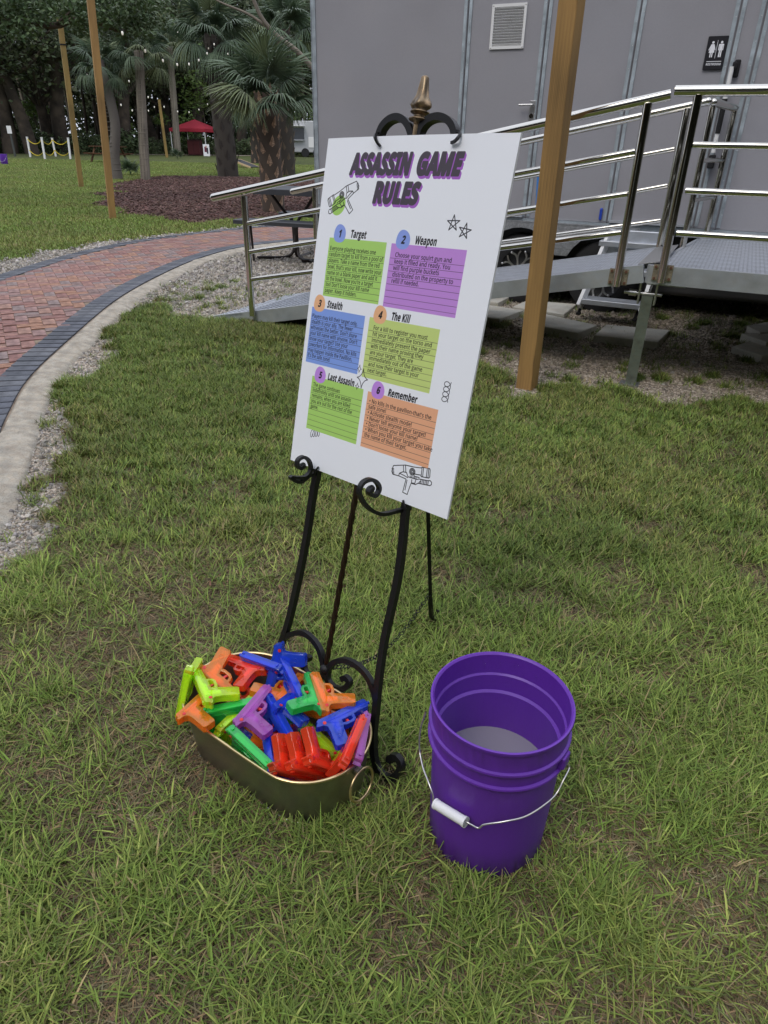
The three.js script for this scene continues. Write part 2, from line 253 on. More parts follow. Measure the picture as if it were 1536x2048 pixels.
{
  const path = thing('brick_path', 'curved red herringbone brick path with slate grey paver borders and concrete kerb', null); path.userData.kind = 'structure';
  const bedPos = [], bedUv = [], bedIdx = [], N = 300;
  for (let i = 0; i <= N; i++) { const s = i / N * pathLen; [-BORD - 0.02, pathW(s) + BORD + 0.01].forEach((t) => { const p = fromPath(s, t, 0.028); bedPos.push(p.x, p.y, p.z); bedUv.push(t, s); }); if (i < N) { const a = i * 2; bedIdx.push(a, a + 1, a + 2, a + 1, a + 3, a + 2); } }
  const bed = new THREE.BufferGeometry(); bed.setAttribute('position', new THREE.Float32BufferAttribute(bedPos, 3)); bed.setAttribute('uv', new THREE.Float32BufferAttribute(bedUv, 2)); bed.setIndex(bedIdx); bed.computeVertexNormals();
  part('sand_joints', bed, std(0xffffff, 1, 0, { map: mottled(128, 114, 98, 0.4, 12) }), path);
  // bricks
  const unit = 0.1, gap = 0.0032, ang = -0.5, ca = Math.cos(ang), sa = Math.sin(ang), list = [];
  const bg = boxUV(new RoundedBoxGeometry(2 * unit - gap, 0.03, unit - gap, 1, 0.003), 1);
  for (let i = -160; i < 160; i++) for (let j = -90; j < 90; j++) for (const vert of [0, 1]) {
    let x = i + 2 * j + (vert ? 2 : 0), z = i - 2 * j + (vert ? -1 : 0);
    const cx = (x + (vert ? 0.5 : 1)) * unit, cz = (z + (vert ? 1 : 0.5)) * unit; const wx = cx * ca - cz * sa - 3, wz = cx * sa + cz * ca - 8;
    if (wx > 4 || wx < -6 || wz > 2.4 || wz < -15.5) continue;
    const [s, t] = toPath(wx, wz); if (t < -0.03 || t > pathW(s) + 0.03 || s < 0.1) continue;
    list.push([wx, wz, ang + (vert ? -Math.PI / 2 : 0) * 1, Math.hypot(wx, wz)]);
  }
  const vis = (b) => { const p = V(b[0], groundY(b[0], b[1]), b[1]).sub(EYE); const d = -p.dot(camZ); return d > 0 && Math.abs(p.dot(camX) / d) < 0.6; };
  list.sort((a, b) => (vis(b) - vis(a)) || a[3] - b[3]);
  const rest = brickMats.map(() => []);
  list.forEach(([x, z, a], i) => {
    const k = Math.floor(rnd() * brickMats.length), y = groundY(x, z) + 0.019 + rr(-0.0015, 0.0015);
    if (i < 300) { const m = part('brick', bg, brickMats[k], path); m.position.set(x, y, z); m.rotation.set(rr(-0.006, 0.006), -a, rr(-0.006, 0.006)); }
    else { const g = new THREE.BoxGeometry(2 * unit - gap, 0.03, unit - gap); g.rotateY(-a); g.translate(x, y, z); rest[k].push(g); }
  });
  rest.forEach((l, k) => { if (l.length) { const m = part('distant_bricks', l, brickMats[k], path); m.userData.kind = 'stuff'; } });
  // soldier course borders
  const pg = boxUV(new RoundedBoxGeometry(0.098, 0.034, BORD - 0.006, 1, 0.003), 1); const far = []; let cnt = 0;
  for (const side of [0, 1]) {
    for (let s = 0.1; s < pathLen - 2; s += 0.103) {
      const t = side ? pathW(s) + BORD / 2 : -BORD / 2, p = fromPath(s, t, 0.022), q = fromPath(s + 0.02, t, 0.022), a = Math.atan2(q.z - p.z, q.x - p.x);
      const d = p.clone().sub(EYE), dd = -d.dot(camZ); const seen = dd > 0 && Math.abs(d.dot(camX) / dd) < 0.6 && p.x < -0.6;
      if (seen && cnt < 290) { const m = part('border_paver', pg, pick(borderMats), path); m.position.copy(p); m.position.y += rr(-0.001, 0.0015); m.rotation.y = -a; cnt++; }
      else { const g = pg.clone(); g.rotateY(-a); g.translate(p.x, p.y, p.z); far.push(g); }
    }
  }
  const fb = part('distant_border', far, borderMats[1], path); fb.userData.kind = 'stuff';
  // cast kerb: slightly uneven strip with a rounded outer shoulder
  const prof = [[-BORD - 0.008, -0.03], [-BORD - 0.01, 0.032], [-BORD - 0.03, 0.037], [-BORD - KERB * 0.75, 0.028], [-BORD - KERB * 0.95, 0.012], [-BORD - KERB - 0.02, -0.03]];
  const kp = [], ku = [], ki = [], M = 360;
  for (let i = 0; i <= M; i++) { const s = 0.05 + i / M * (pathLen - 2); prof.forEach(([t, y], k) => { const e = k > 1 ? (fbm(s * 2.1, k * 3, 3) - 0.5) * 0.06 : 0; const p = fromPath(s, t + e, y + (k > 0 && k < 5 ? (fbm(s * 3, k, 2) - 0.5) * 0.003 : 0)); kp.push(p.x, p.y, p.z); ku.push(t, s); }); }
  for (let i = 0; i < M; i++) for (let k = 0; k < prof.length - 1; k++) { const a = i * prof.length + k, b = a + prof.length; ki.push(a, b, a + 1, a + 1, b, b + 1); }
  const kg = new THREE.BufferGeometry(); kg.setAttribute('position', new THREE.Float32BufferAttribute(kp, 3)); kg.setAttribute('uv', new THREE.Float32BufferAttribute(ku, 2)); kg.setIndex(ki); kg.computeVertexNormals();
  part('kerb', kg, kerbConcrete, path);
}
// ------------------------------------------------------------ restroom trailer
const YAW = -25.35 * Math.PI / 180, U = V(Math.cos(YAW), 0, -Math.sin(YAW)), W_ = V(-U.z, 0, U.x).negate(); // U runs along the wall to the right, W_ away from the viewer
W_.set(U.z, 0, -U.x);
const legFoot = onGround(1270, 778), DECK = 2.0, RW = 1.12;
const wall0 = legFoot.clone().addScaledVector(W_, DECK); wall0.y = groundY(wall0.x, wall0.z);
const trailer = thing('restroom_trailer', 'grey panelled restroom trailer with riveted metal seams behind the ramp', 'trailer', wall0, YAW);
function onWall(px, py, z = 0) { const P = wall0.clone().addScaledVector(W_, -z), q = onPlane(px, py, P, W_).sub(wall0); return { x: q.dot(U), y: q.y }; }
const panelMat = std(0xffffff, 0.55, 0, { map: scaled(mottled(147, 146, 151, 0.05, 4, 0.01), 0.4), bumpMap: scaled(blotchTex, 0.6), bumpScale: 0.004 });
const plate = std(0xffffff, 0.4, 0.75, { map: mottled(176, 178, 180, 0.2, 9), bumpMap: dataTex(256, (u, v) => { let h = 0; for (let i = 0; i < 8; i++) for (let j = 0; j < 8; j++) { const d = (i + j) % 2, x = (u * 8 - i - 0.5), y = (v * 8 - j - 0.5), a = d ? x + y : x - y, b = d ? x - y : x + y; if (Math.abs(x) <= 0.5 && Math.abs(y) <= 0.5 && (a / 0.5) ** 2 + (b / 0.16) ** 2 < 1) h = 1; } return [h * 255, h * 255, h * 255]; }, false), bumpScale: 0.003 });
const topY = 3.5, seamPx = [[625.5, 100], [932.5, 100], [1088, 100], [1269.5, 100], [1464, 100], [1514, 100]];
const seams = seamPx.map(([x, y]) => onWall(x, y).x), botY = onWall(1100, 440).y, rightX = seams[5] + 3.6;
{
  const L = rightX - seams[0];
  part('core', box(L - 0.02, topY - botY - 0.02, 2.36, (rightX + seams[0]) / 2, (topY + botY) / 2, -1.2), panelMat, trailer);
  part('roof_rail', boxUV(box(L + 0.02, 0.09, 2.44, (rightX + seams[0]) / 2, topY + 0.03, -1.2)), galv, trailer);
  const xs = [...seams, seams[5] + 1.2, seams[5] + 2.4, rightX];
  for (let i = 0; i < xs.length - 1; i++) { const w = xs[i + 1] - xs[i]; part(i === 1 || i === 3 ? 'door' : 'wall_panel', boxUV(box(w - 0.012, topY - botY - 0.01, 0.02, (xs[i] + xs[i + 1]) / 2, (topY + botY) / 2, -0.012)), panelMat, trailer); }
  const rivetG = new THREE.SphereGeometry(0.0042, 6, 4); rivetG.scale(1, 1, 0.6);
  const rivets = (x, y0, y1, st) => { const l = []; for (let y = y0; y < y1; y += st) l.push([x, y]); return l; };
  xs.forEach((x, i) => {
    const strips = i === 0 ? [[0.006, 0.042, 0.9]] : [[-0.026, 0.028, 0.5], [0.014, 0.028, 0.5]];
    strips.forEach(([o, w]) => { const h = topY - botY - 0.04; const t = part('seam_strip', boxUV(box(w, h, 0.008, x + o + (o < 0 ? 0 : w / 2 - 0.008), (topY + botY) / 2, 0.003)), galv, trailer); for (const [rx, ry] of rivets(x + o + (o < 0 ? 0.004 : w / 2 - 0.002), botY + 0.06 + (o < 0 ? 0 : 0.06), topY - 0.05, 0.16)) { const rv = part('rivet', rivetG, steelDull, t); rv.position.set(rx, ry, 0.0075); } });
  });
  const corner = part('corner_trim', boxUV(merge([box(0.006, topY - botY, 0.05, seams[0] - 0.012, (topY + botY) / 2, -0.022)])), galv, trailer); void corner;
  // sill under the panels and door thresholds
  part('bottom_sill', boxUV(box(L, 0.045, 0.03, (rightX + seams[0]) / 2, botY - 0.02, 0.002)), galv, trailer);
  for (const [a, b] of [[1, 2], [3, 4]]) part('door_threshold', boxUV(box(seams[b] - seams[a] - 0.05, 0.02, 0.05, (seams[a] + seams[b]) / 2, botY + 0.022, 0.026)), alum, trailer);
  // louvre vent in the left door
  const v0 = onWall(986, 9), v1 = onWall(1052, 97), cx = (onWall(982.5, 54).x + onWall(1051.5, 50).x) / 2, cy = (v0.y + v1.y) / 2, vw = onWall(1051.5, 50).x - onWall(982.5, 54).x, vh = v0.y - onWall(979, 99).y;
  const fr = 0.022; const vent = part('louvre_vent', [box(vw, fr, 0.012, cx, cy + vh / 2 - fr / 2, 0.006), box(vw, fr, 0.012, cx, cy - vh / 2 + fr / 2, 0.006), box(fr, vh - 2 * fr, 0.012, cx - vw / 2 + fr / 2, cy, 0.006), box(fr, vh - 2 * fr, 0.012, cx + vw / 2 - fr / 2, cy, 0.006)], whitePaint, trailer);
  for (let k = 0; k < 14; k++) { const g = box(vw - 2 * fr, (vh - 2 * fr) / 14 * 0.82, 0.002); g.rotateX(0.75); g.translate(cx, cy - vh / 2 + fr + (k + 0.5) * (vh - 2 * fr) / 14, 0.007); part('slat', g, whitePaint, vent); }
  for (const [a, b] of [[-1, -1], [1, -1], [-1, 1], [1, 1]]) { const g = new THREE.SphereGeometry(0.006, 8, 6); g.scale(1, 1, 0.5); g.translate(cx + a * (vw / 2 - 0.011), cy + b * (vh / 2 - 0.011), 0.012); part('screw', g, steelDull, vent); }
  // lever handle on the left door
  const h0 = onWall(1066, 210), k0 = onWall(1063, 232);
  const hd = part('door_handle', [rbox(0.052, 0.15, 0.006, 0.003, (h0.x + k0.x) / 2, (h0.y + k0.y) / 2, 0.006), rod(V(h0.x, h0.y, 0.006), V(h0.x, h0.y, 0.05), 0.012, 14), rod(V(h0.x + 0.008, h0.y, 0.05), V(h0.x - 0.115, h0.y - 0.002, 0.05), 0.009, 12)], steelDull, trailer);
  part('lock_cylinder', [rod(V(k0.x, k0.y, 0.008), V(k0.x, k0.y, 0.014), 0.019, 18)], steel, hd);
  part('keyhole', [box(0.004, 0.016, 0.002, k0.x, k0.y, 0.0152)], darkVoid, hd);
  // restroom sign
  const sA = onWall(1418, 73), sB = onWall(1459, 71.3), sC = onWall(1405.5, 141), sw = sB.x - sA.x, sh = sA.y - sC.y, scx = (sA.x + sB.x) / 2, scy = sA.y - sh / 2;
  const signTex = canvasTex(400, 640, (c, w, h) => {
    c.fillStyle = '#17161d'; c.fillRect(0, 0, w, h); c.fillStyle = '#e9eaee';
    const man = (x, skirt) => {
      c.beginPath(); c.arc(x, 112, 25, 0, 6.3); c.fill();
      if (!skirt) { c.beginPath(); c.roundRect(x - 52, 144, 104, 26, 13); c.fill(); c.fillRect(x - 30, 150, 60, 120); c.beginPath(); c.roundRect(x - 52, 148, 18, 122, 9); c.roundRect(x + 34, 148, 18, 122, 9); c.fill(); c.beginPath(); c.roundRect(x - 30, 240, 26, 160, 10); c.roundRect(x + 4, 240, 26, 160, 10); c.fill(); }
      else { c.beginPath(); c.moveTo(x - 22, 144); c.lineTo(x + 22, 144); c.lineTo(x + 58, 310); c.lineTo(x - 58, 310); c.closePath(); c.fill(); c.lineWidth = 18; c.lineCap = 'round'; c.strokeStyle = '#e9eaee'; c.beginPath(); c.moveTo(x - 26, 156); c.lineTo(x - 62, 256); c.moveTo(x + 26, 156); c.lineTo(x + 62, 256); c.stroke(); c.beginPath(); c.roundRect(x - 30, 300, 24, 100, 9); c.roundRect(x + 6, 300, 24, 100, 9); c.fill(); }
    };
    man(112, true); man(290, false); c.fillRect(198, 70, 8, 350); c.fillRect(46, 474, 308, 12);
    c.font = 'bold 62px sans-serif'; c.textAlign = 'center'; c.fillText('RESTROOM', 200, 556, 312);
  });
  const plateG = new THREE.ExtrudeGeometry((() => { const s = new THREE.Shape(), r = 0.008, w = sw / 2, h = sh / 2; s.moveTo(-w + r, -h); s.lineTo(w - r, -h); s.quadraticCurveTo(w, -h, w, -h + r); s.lineTo(w, h - r); s.quadraticCurveTo(w, h, w - r, h); s.lineTo(-w + r, h); s.quadraticCurveTo(-w, h, -w, h - r); s.lineTo(-w, -h + r); s.quadraticCurveTo(-w, -h, -w + r, -h); return s; })(), { depth: 0.003, bevelEnabled: false }); plateG.translate(scx, scy, 0.008);
  const sg = part('restroom_sign', plateG, std(lin(0.01, 0.01, 0.012), 0.4), trailer); sg.userData.label = 'black sign with white figures and RESTROOM lettering';
  const face = new THREE.PlaneGeometry(sw - 0.006, sh - 0.006); face.translate(scx, scy, 0.0135); part('sign_face', face, std(0xffffff, 0.45, 0, { map: signTex }), sg);
  // folding grab handle: black foot, white and black tube
  const g0 = onWall(1466, 132), g1 = onWall(1429, 318), gx0 = g0.x;
  const gp = (t, z) => V(gx0 + (t - 0.5) * 0.0, lerp(g0.y, g1.y, t), z);
  const gh = part('grab_handle', [rod(gp(0.02, 0.1), gp(0.35, 0.1), 0.016, 14)], whitePaint, trailer);
  part('foam_grip', [rod(gp(0.35, 0.1), gp(0.72, 0.1), 0.02, 14)], darkVoid, gh);
  part('lower_tube', [rod(gp(0.72, 0.1), gp(0.93, 0.1), 0.016, 14)], whitePaint, gh);
  part('bracket', [rbox(0.045, 0.12, 0.03, 0.012, gx0 + 0.03, g0.y - 0.02, 0.02), rbox(0.03, 0.05, 0.1, 0.01, gx0 + 0.015, g0.y - 0.005, 0.06), rbox(0.05, 0.1, 0.115, 0.012, gx0, g1.y - 0.02, 0.06)], darkVoid, gh);
  // blue hose and blue reflector tag
  const hA = onWall(1077, 345, 0.04), hB = onWall(1070, 470, 0.04); part('blue_hose', [tube([V(hA.x, hA.y, 0.04), V((hA.x + hB.x) / 2 + 0.004, (hA.y + hB.y) / 2, 0.045), V(hB.x, hB.y, 0.04), V(hB.x, 0.3, 0.03)], 0.013, 24, 10)], std(lin(0.05, 0.2, 0.52), 0.35), trailer);
  const mt = onWall(1202, 428); part('marker_light', [rbox(0.026, 0.1, 0.02, 0.009, mt.x, mt.y, 0.012)], std(lin(0.02, 0.06, 0.42), 0.12), trailer);
  // chassis, added tank, fender, wheels
  part('chassis_beam', [box(L - 0.1, 0.14, 0.08, (rightX + seams[0]) / 2, botY - 0.12, -0.16), box(L - 0.1, 0.14, 0.08, (rightX + seams[0]) / 2, botY - 0.12, -2.2)], blackPaint, trailer);
  part('floor_pan', box(L - 0.04, 0.04, 2.3, (rightX + seams[0]) / 2, botY - 0.06, -1.2), galv, trailer);
  part('added_waste_tank', rbox(L - 0.6, 0.52, 1.9, 0.05, (rightX + seams[0]) / 2 + 0.1, botY - 0.36, -1.24), std(lin(0.09, 0.09, 0.092), 0.6), trailer);  // unseen tank added to block light and keep the underside dark
  const f0 = onWall(975, 425, 0.03), f1 = onWall(1200, 452, 0.03), fx0 = f0.x - 0.55, fx1 = f1.x + 0.35, w1 = onWall(1036, 538, 0.0), w2 = onWall(1203, 556, 0.0), wr = 0.335, wy = wr - 0.01;
  const fsh = new THREE.Shape(); const fy = botY - 0.03, fb = botY - 0.3; fsh.moveTo(fx0, fy); fsh.lineTo(fx1, fy); fsh.lineTo(fx1, fb);
  const arc = (cx, s) => { for (let k = 0; k <= 14; k++) { const a = Math.PI * k / 14 * 1; const X = cx + Math.cos(a) * (wr + 0.05), Y = wy + Math.sin(a) * (wr + 0.06); if (Y > fb) fsh.lineTo(X, Math.min(Y, fy - 0.03)); } };
  arc(w2.x); arc(w1.x); fsh.lineTo(fx0, fb); fsh.closePath();
  const fg = boxUV(new THREE.ExtrudeGeometry(fsh, { depth: 0.012, bevelEnabled: false, curveSegments: 8 }), 9); fg.translate(0, 0, 0.024); part('fender', fg, plate, trailer);
  part('fender_lip', boxUV(box(fx1 - fx0, 0.012, 0.2, (fx0 + fx1) / 2, fy + 0.007, -0.06), 9), plate, trailer);
  for (const w of [w1, w2]) for (const z of [-0.12, -2.25]) {
    const tyre = new THREE.LatheGeometry([[0.19, -0.1], [0.24, -0.112], [0.31, -0.1], [0.33, -0.08], [0.335, 0], [0.33, 0.08], [0.31, 0.1], [0.24, 0.112], [0.19, 0.1]].map(([a, b]) => new THREE.Vector2(a, b)), 40); tyre.rotateX(Math.PI / 2); tyre.translate(w.x, wy, z);
    const wheel = part('wheel', tyre, rubber, trailer); wheel.userData.label = 'black trailer tyre';
    const rim = new THREE.LatheGeometry([[0.0, 0.05], [0.06, 0.05], [0.07, 0.03], [0.15, 0.02], [0.185, 0.06], [0.195, 0.09], [0.19, -0.1], [0, -0.1]].map(([a, b]) => new THREE.Vector2(a, b)), 32); rim.rotateX(Math.PI / 2); rim.translate(w.x, wy, z); part('rim', rim, blackPaint, wheel);
    if (z > -1) for (let k = 0; k < 8; k++) { // bright curved spokes in pairs
      const a = k * Math.PI / 4 + 0.2, pt = (r, b, zz) => V(w.x + Math.cos(a + b) * r, wy + Math.sin(a + b) * r, z + zz);
      part('spoke', [sweep([pt(0.05, 0.25, 0.075), pt(0.09, 0.06, 0.085), pt(0.14, 0.1, 0.09), pt(0.178, 0.3, 0.1)], V(0, 0, 1), 0.012, 0.016, 14), sweep([pt(0.09, 0.06, 0.085), pt(0.14, -0.06, 0.09), pt(0.178, -0.22, 0.1)], V(0, 0, 1), 0.012, 0.014, 12), new THREE.SphereGeometry(0.013, 8, 6).translate(pt(0.178, 0.3, 0.1).x, pt(0.178, 0.3, 0.1).y, z + 0.1)], steelDull, wheel);
    }
  }
  part('axle_box', [rbox(w2.x - w1.x - 0.5, 0.16, 0.2, 0.02, (w1.x + w2.x) / 2, wy + 0.04, -0.12)], blackPaint, trailer);
  // folding entry steps below the right-hand door: two stringers, treads
  const zS = 0.02; const t0 = onWall(1160, 606, 0.45), t1 = onWall(1282, 622, 0.45);
  const steps = thing('folding_steps', 'white folding entry steps under the ramp standing on concrete slabs', 'steps', wall0, YAW);
  const yTop = botY - 0.1, sx0 = t0.x, sx1 = t1.x;
  for (const x of [sx0, sx1]) part('stringer', [bar(V(x + (x === sx0 ? 0.1 : 0.05), yTop, zS + 0.04), V(x, t0.y - 0.03, 0.47), 0.03, 0.09)], whitePaint, steps);
  for (const [t, ww] of [[0.98, 1], [0.5, 1], [0.1, 1]]) { const y = lerp(yTop, t0.y + 0.01, t), z = lerp(zS + 0.08, 0.45, t); part('tread', boxUV(rbox(sx1 - sx0 - 0.02, 0.045, 0.2 * ww, 0.006, (sx0 + sx1) / 2 + 0.03 * (1 - t), y, z - 0.06)), alum, steps); }
  part('upper_panel', boxUV(rbox(sx1 - sx0 + 0.02, 0.24, 0.05, 0.008, (sx0 + sx1) / 2 + 0.1, yTop - 0.06, zS + 0.03)), alum, steps);
  for (const x of [sx0 + 0.02, sx1 - 0.02]) { part('foot', [bar(V(x, t0.y, 0.42), V(x - 0.02, 0.075, 0.45), 0.024, 0.024), rbox(0.04, 0.02, 0.05, 0.006, x - 0.02, 0.07, 0.45)], darkVoid, steps); }
}

// ------------------------------------------------------------ access ramp and platform
const deckTopPt = onPlane(1293, 531, legFoot, W_), deckY = deckTopPt.y, frontP = legFoot.clone();
function onFront(px, py, off = 0.03) { return onPlane(px, py, frontP.clone().addScaledVector(W_, -off), W_); } // plane of the outer rails
function onBack(px, py) { return onPlane(px, py, frontP.clone().addScaledVector(W_, RW), W_); }
const treadBump = dataTex(128, (u, v) => { const a = Math.abs(((u * 4 + (Math.floor(v * 8) % 2) * 0.5) % 1) - 0.5), b = Math.abs((v * 8) % 1 - 0.5); const h = (a < 0.34 && b < 0.28) ? 0 : 255; return [h, h, h]; }, false);
const treadMap = dataTex(256, (u, v) => { const a = Math.abs(((u * 4 + (Math.floor(v * 8) % 2) * 0.5) % 1) - 0.5), b = Math.abs((v * 8) % 1 - 0.5), n = 0.9 + 0.2 * fbm(u * 6, v * 6, 4, 6); const h = (a < 0.34 && b < 0.26) ? 0.62 : 1; return [206 * h * n, 211 * h * n, 220 * h * n]; });  // slots painted darker to stand for the reflective light and dark dashes
const deckTread = std(0xffffff, 0.42, 0.65, { map: scaled(treadMap, 5), bumpMap: scaled(treadBump, 5), bumpScale: 0.006 });
const bracketMat = std(0xffffff, 0.55, 0.5, { map: mottled(150, 140, 120, 0.3, 9, 0.1) });
const boltMat = std(lin(0.16, 0.08, 0.05), 0.6, 0.4);
const DW = DECK - 0.07;
{
  const hinge = deckTopPt.clone(), RR = 0.026, RT = 0.03;
  const toe = onPlane(423, 620, frontP, W_); toe.y = groundY(toe.x, toe.z) + 0.012;
  const ramp = thing('access_ramp', 'sloping aluminium wheelchair ramp with stainless steel handrails beside brick path', 'ramp', V(toe.x, groundY(toe.x, toe.z), toe.z));
  // deck body: wedge from toe to hinge, ridged top
  const dir = hinge.clone().sub(toe), Lr = dir.length(), dn = dir.clone().normalize(), upn = V(0, 1, 0).addScaledVector(dn, -dn.y).normalize();
  const P = (s, w, h) => toe.clone().addScaledVector(dn, s).addScaledVector(W_, w).addScaledVector(upn, h);
  const slabGeo = (s0, s1, w0, w1, h0, h1) => { const c = [P(s0, w0, h0), P(s1, w0, h0), P(s1, w1, h0), P(s0, w1, h0), P(s0, w0, h1), P(s1, w0, h1), P(s1, w1, h1), P(s0, w1, h1)]; const f = [[0, 1, 2, 3], [4, 7, 6, 5], [0, 4, 5, 1], [1, 5, 6, 2], [2, 6, 7, 3], [3, 7, 4, 0]]; const pos = [], uv = []; for (const q of f) for (const k of [0, 1, 2, 0, 2, 3]) { const v = c[q[k]]; pos.push(v.x, v.y, v.z); const n = q[k]; uv.push([0, 3, 4, 7].includes(n) ? s0 : s1, [0, 1, 4, 5].includes(n) ? w0 : w1); } const g = new THREE.BufferGeometry(); g.setAttribute('position', new THREE.Float32BufferAttribute(pos, 3)); g.setAttribute('uv', new THREE.Float32BufferAttribute(uv, 2)); g.computeVertexNormals(); return g; };
  wpart('deck_tread', slabGeo(0.35, Lr - 0.02, 0.04, RW - 0.04, -0.03, 0), deckTread, ramp);
  wpart('toe_plate', slabGeo(0, 0.34, 0.0, RW, -0.02, 0.0), deckTread, ramp);
  const side = (w) => { const a = P(0.0, w, 0.004), pts = [P(0, w, 0.003), P(Lr - 0.02, w, 0.006), P(Lr - 0.02, w, -0.105), P(0.62, w, -0.105), P(0.1, w, -0.03)]; void a; const sh = []; const n = W_.clone().multiplyScalar(0.036); const pos = []; const tri = (A, B, C) => { for (const q of [A, B, C]) pos.push(q.x, q.y, q.z); }; const Q = pts.map((p) => p.clone().add(n)); for (let i = 1; i < pts.length - 1; i++) { tri(pts[0], pts[i + 1], pts[i]); tri(Q[0], Q[i], Q[i + 1]); } for (let i = 0; i < pts.length; i++) { const j = (i + 1) % pts.length; tri(pts[i], pts[j], Q[j]); tri(pts[i], Q[j], Q[i]); } void sh; const g = new THREE.BufferGeometry(); g.setAttribute('position', new THREE.Float32BufferAttribute(pos, 3)); g.computeVertexNormals(); return boxUV(g); };
  wpart('side_channel', side(0), alum, ramp); wpart('side_channel', side(RW - 0.036), alum, ramp);
  for (let s = 0.36; s < 1.5; s += 0.09) wpart('grip_rib', slabGeo(s, s + 0.022, 0.045, RW - 0.045, 0.001, 0.006), alum, ramp);
  wpart('hinge_plate', slabGeo(Lr - 0.06, Lr + 0.1, 0.05, RW - 0.06, 0.004, 0.009), steelDull, ramp);
  const rail = (name, a, b, r, par) => { const m = wpart(name, rod(a, b, r, 18), steel, par); return m; };
  const elbow = (p, r, par) => wpart('rail_cap', new THREE.SphereGeometry(r, 12, 8).translate(p.x, p.y, p.z), steel, par);
  const A0 = onFront(427, 395), A1 = onFront(1342, 189); rail('handrail', A0, A1, RT, ramp); elbow(A0, RT, ramp);
  const mids = [[[494, 447], [1270, 303]], [[498, 504], [1255, 388]], [[501, 559], [1242, 465]]];
  for (const [a, b] of mids) rail('mid_rail', onFront(...a), onFront(...b), 0.019, ramp);
  const postOf = (pT, pB, off, par, brk = true) => { const t = onFront(...pT, off), b0 = onFront(...pB, off); const b = V(t.x, b0.y, t.z); const m = rail('rail_post', b, t, RR, par); if (brk) { const c = b.clone().addScaledVector(W_, 0.03); c.y += 0.055; const g = box(0.12, 0.1, 0.006); g.rotateY(YAW); g.translate(c.x, c.y, c.z); const pl = wpart('bracket', g, bracketMat, par); for (const [i, j] of [[-1, -1], [1, -1], [-1, 1], [1, 1]]) { const q = c.clone().addScaledVector(U, i * 0.045).addScaledVector(W_, -0.003); q.y += j * 0.035; wpart('bolt', rod(q, q.clone().addScaledVector(W_, -0.01), 0.009, 6), boltMat, pl); } } return m; };
  postOf([488, 392], [507, 632], 0.03, ramp, false);
  postOf([1296, 207], [1228, 572], 0.035, ramp);
  { const t = onFront(890, 297), fr = 0.5; const b = P(Lr * 0.56, 0, -0.1); const q = b.clone().addScaledVector(W_, -0.03); void t; void fr; rail('rail_post', q, V(q.x, lerp(A0.y, A1.y, q.clone().sub(A0).dot(U) / A1.clone().sub(A0).dot(U)), q.z), RR, ramp); }
  // wall-side rail of the ramp
  const B0 = onBack(585, 383), B1 = onBack(1416, 203); rail('handrail', B0, B1, RT * 0.9, ramp); elbow(B0, RT * 0.9, ramp); elbow(B1, RT, ramp);
  for (const [a, b] of [[[1010, 361], [1349, 298]], [[1000, 433], [1335, 371]], [[990, 486], [1321, 441]]]) { const p = onBack(...a), q = onBack(...b), d = p.clone().sub(q); rail('mid_rail', q.clone().addScaledVector(d, 2.0), q, 0.018, ramp); }
  { const t = onBack(1374, 217), b = onBack(1314, 500); rail('rail_post', V(t.x, b.y, t.z), t, RR, ramp); const tt = B0.clone().addScaledVector(U, 0.25); tt.y = lerp(B0.y, B1.y, 0.25 / B1.clone().sub(B0).dot(U)); rail('rail_post', V(tt.x, groundY(tt.x, tt.z) + 0.02, tt.z), tt, RR, ramp); }

  // platform
  const plat = thing('platform', 'level aluminium landing with stainless rails at the restroom door', 'platform', V(legFoot.x, legFoot.y, legFoot.z));
  const PL = 2.6, D = (u, w, y) => hinge.clone().addScaledVector(U, u).addScaledVector(W_, w).setY(y);
  const bx = (u0, u1, w0, w1, y0, y1) => { const g = box(u1 - u0, y1 - y0, w1 - w0); boxUV(g); g.rotateY(YAW); const c = D((u0 + u1) / 2, (w0 + w1) / 2, (y0 + y1) / 2); g.translate(c.x, c.y, c.z); return g; };
  const bxu = (...a) => { const g = boxUV(box(a[1] - a[0], a[5] - a[4], a[3] - a[2])); g.rotateY(YAW); const c = D((a[0] + a[1]) / 2, (a[2] + a[3]) / 2, (a[4] + a[5]) / 2); g.translate(c.x, c.y, c.z); return g; };
  void bx;
  // the landing is deeper than the ramp and its left edge runs slightly skew to the wall
  const skew = 0.096, quad = (c, y0, y1) => { const lo = c.map(([u, w]) => D(u + skew * w * (u < 1), w, y0)), hi = c.map(([u, w]) => D(u + skew * w * (u < 1), w, y1)); const pos = [], uv = []; const f = (A, B, C2, E2, k) => { [A, B, C2, A, C2, E2].forEach((p) => { pos.push(p.x, p.y, p.z); const q = p.clone().sub(hinge); uv.push(q.dot(U), k ? q.y : q.dot(W_)); }); }; f(hi[0], hi[1], hi[2], hi[3], 0); f(lo[3], lo[2], lo[1], lo[0], 0); for (let i = 0; i < 4; i++) { const j = (i + 1) % 4; f(lo[i], lo[j], hi[j], hi[i], 1); } const g = new THREE.BufferGeometry(); g.setAttribute('position', new THREE.Float32BufferAttribute(pos, 3)); g.setAttribute('uv', new THREE.Float32BufferAttribute(uv, 2)); g.computeVertexNormals(); return g; };
  wpart('deck_tread', quad([[0.03, 0.037], [PL - 0.04, 0.037], [PL - 0.04, DW - 0.037], [0.03, DW - 0.037]], deckY - 0.03, deckY), deckTread, plat);
  wpart('front_channel', bxu(0.02, PL, 0, 0.036, deckY - 0.11, deckY + 0.004), alum, plat);
  wpart('rear_channel', bxu(0.2, PL, DW - 0.036, DW, deckY - 0.11, deckY + 0.004), alum, plat);
  wpart('end_channel', quad([[0.0, 0.037], [0.028, 0.037], [0.028, DW - 0.037], [0.0, DW - 0.037]], deckY - 0.11, deckY + 0.002), alum, plat);
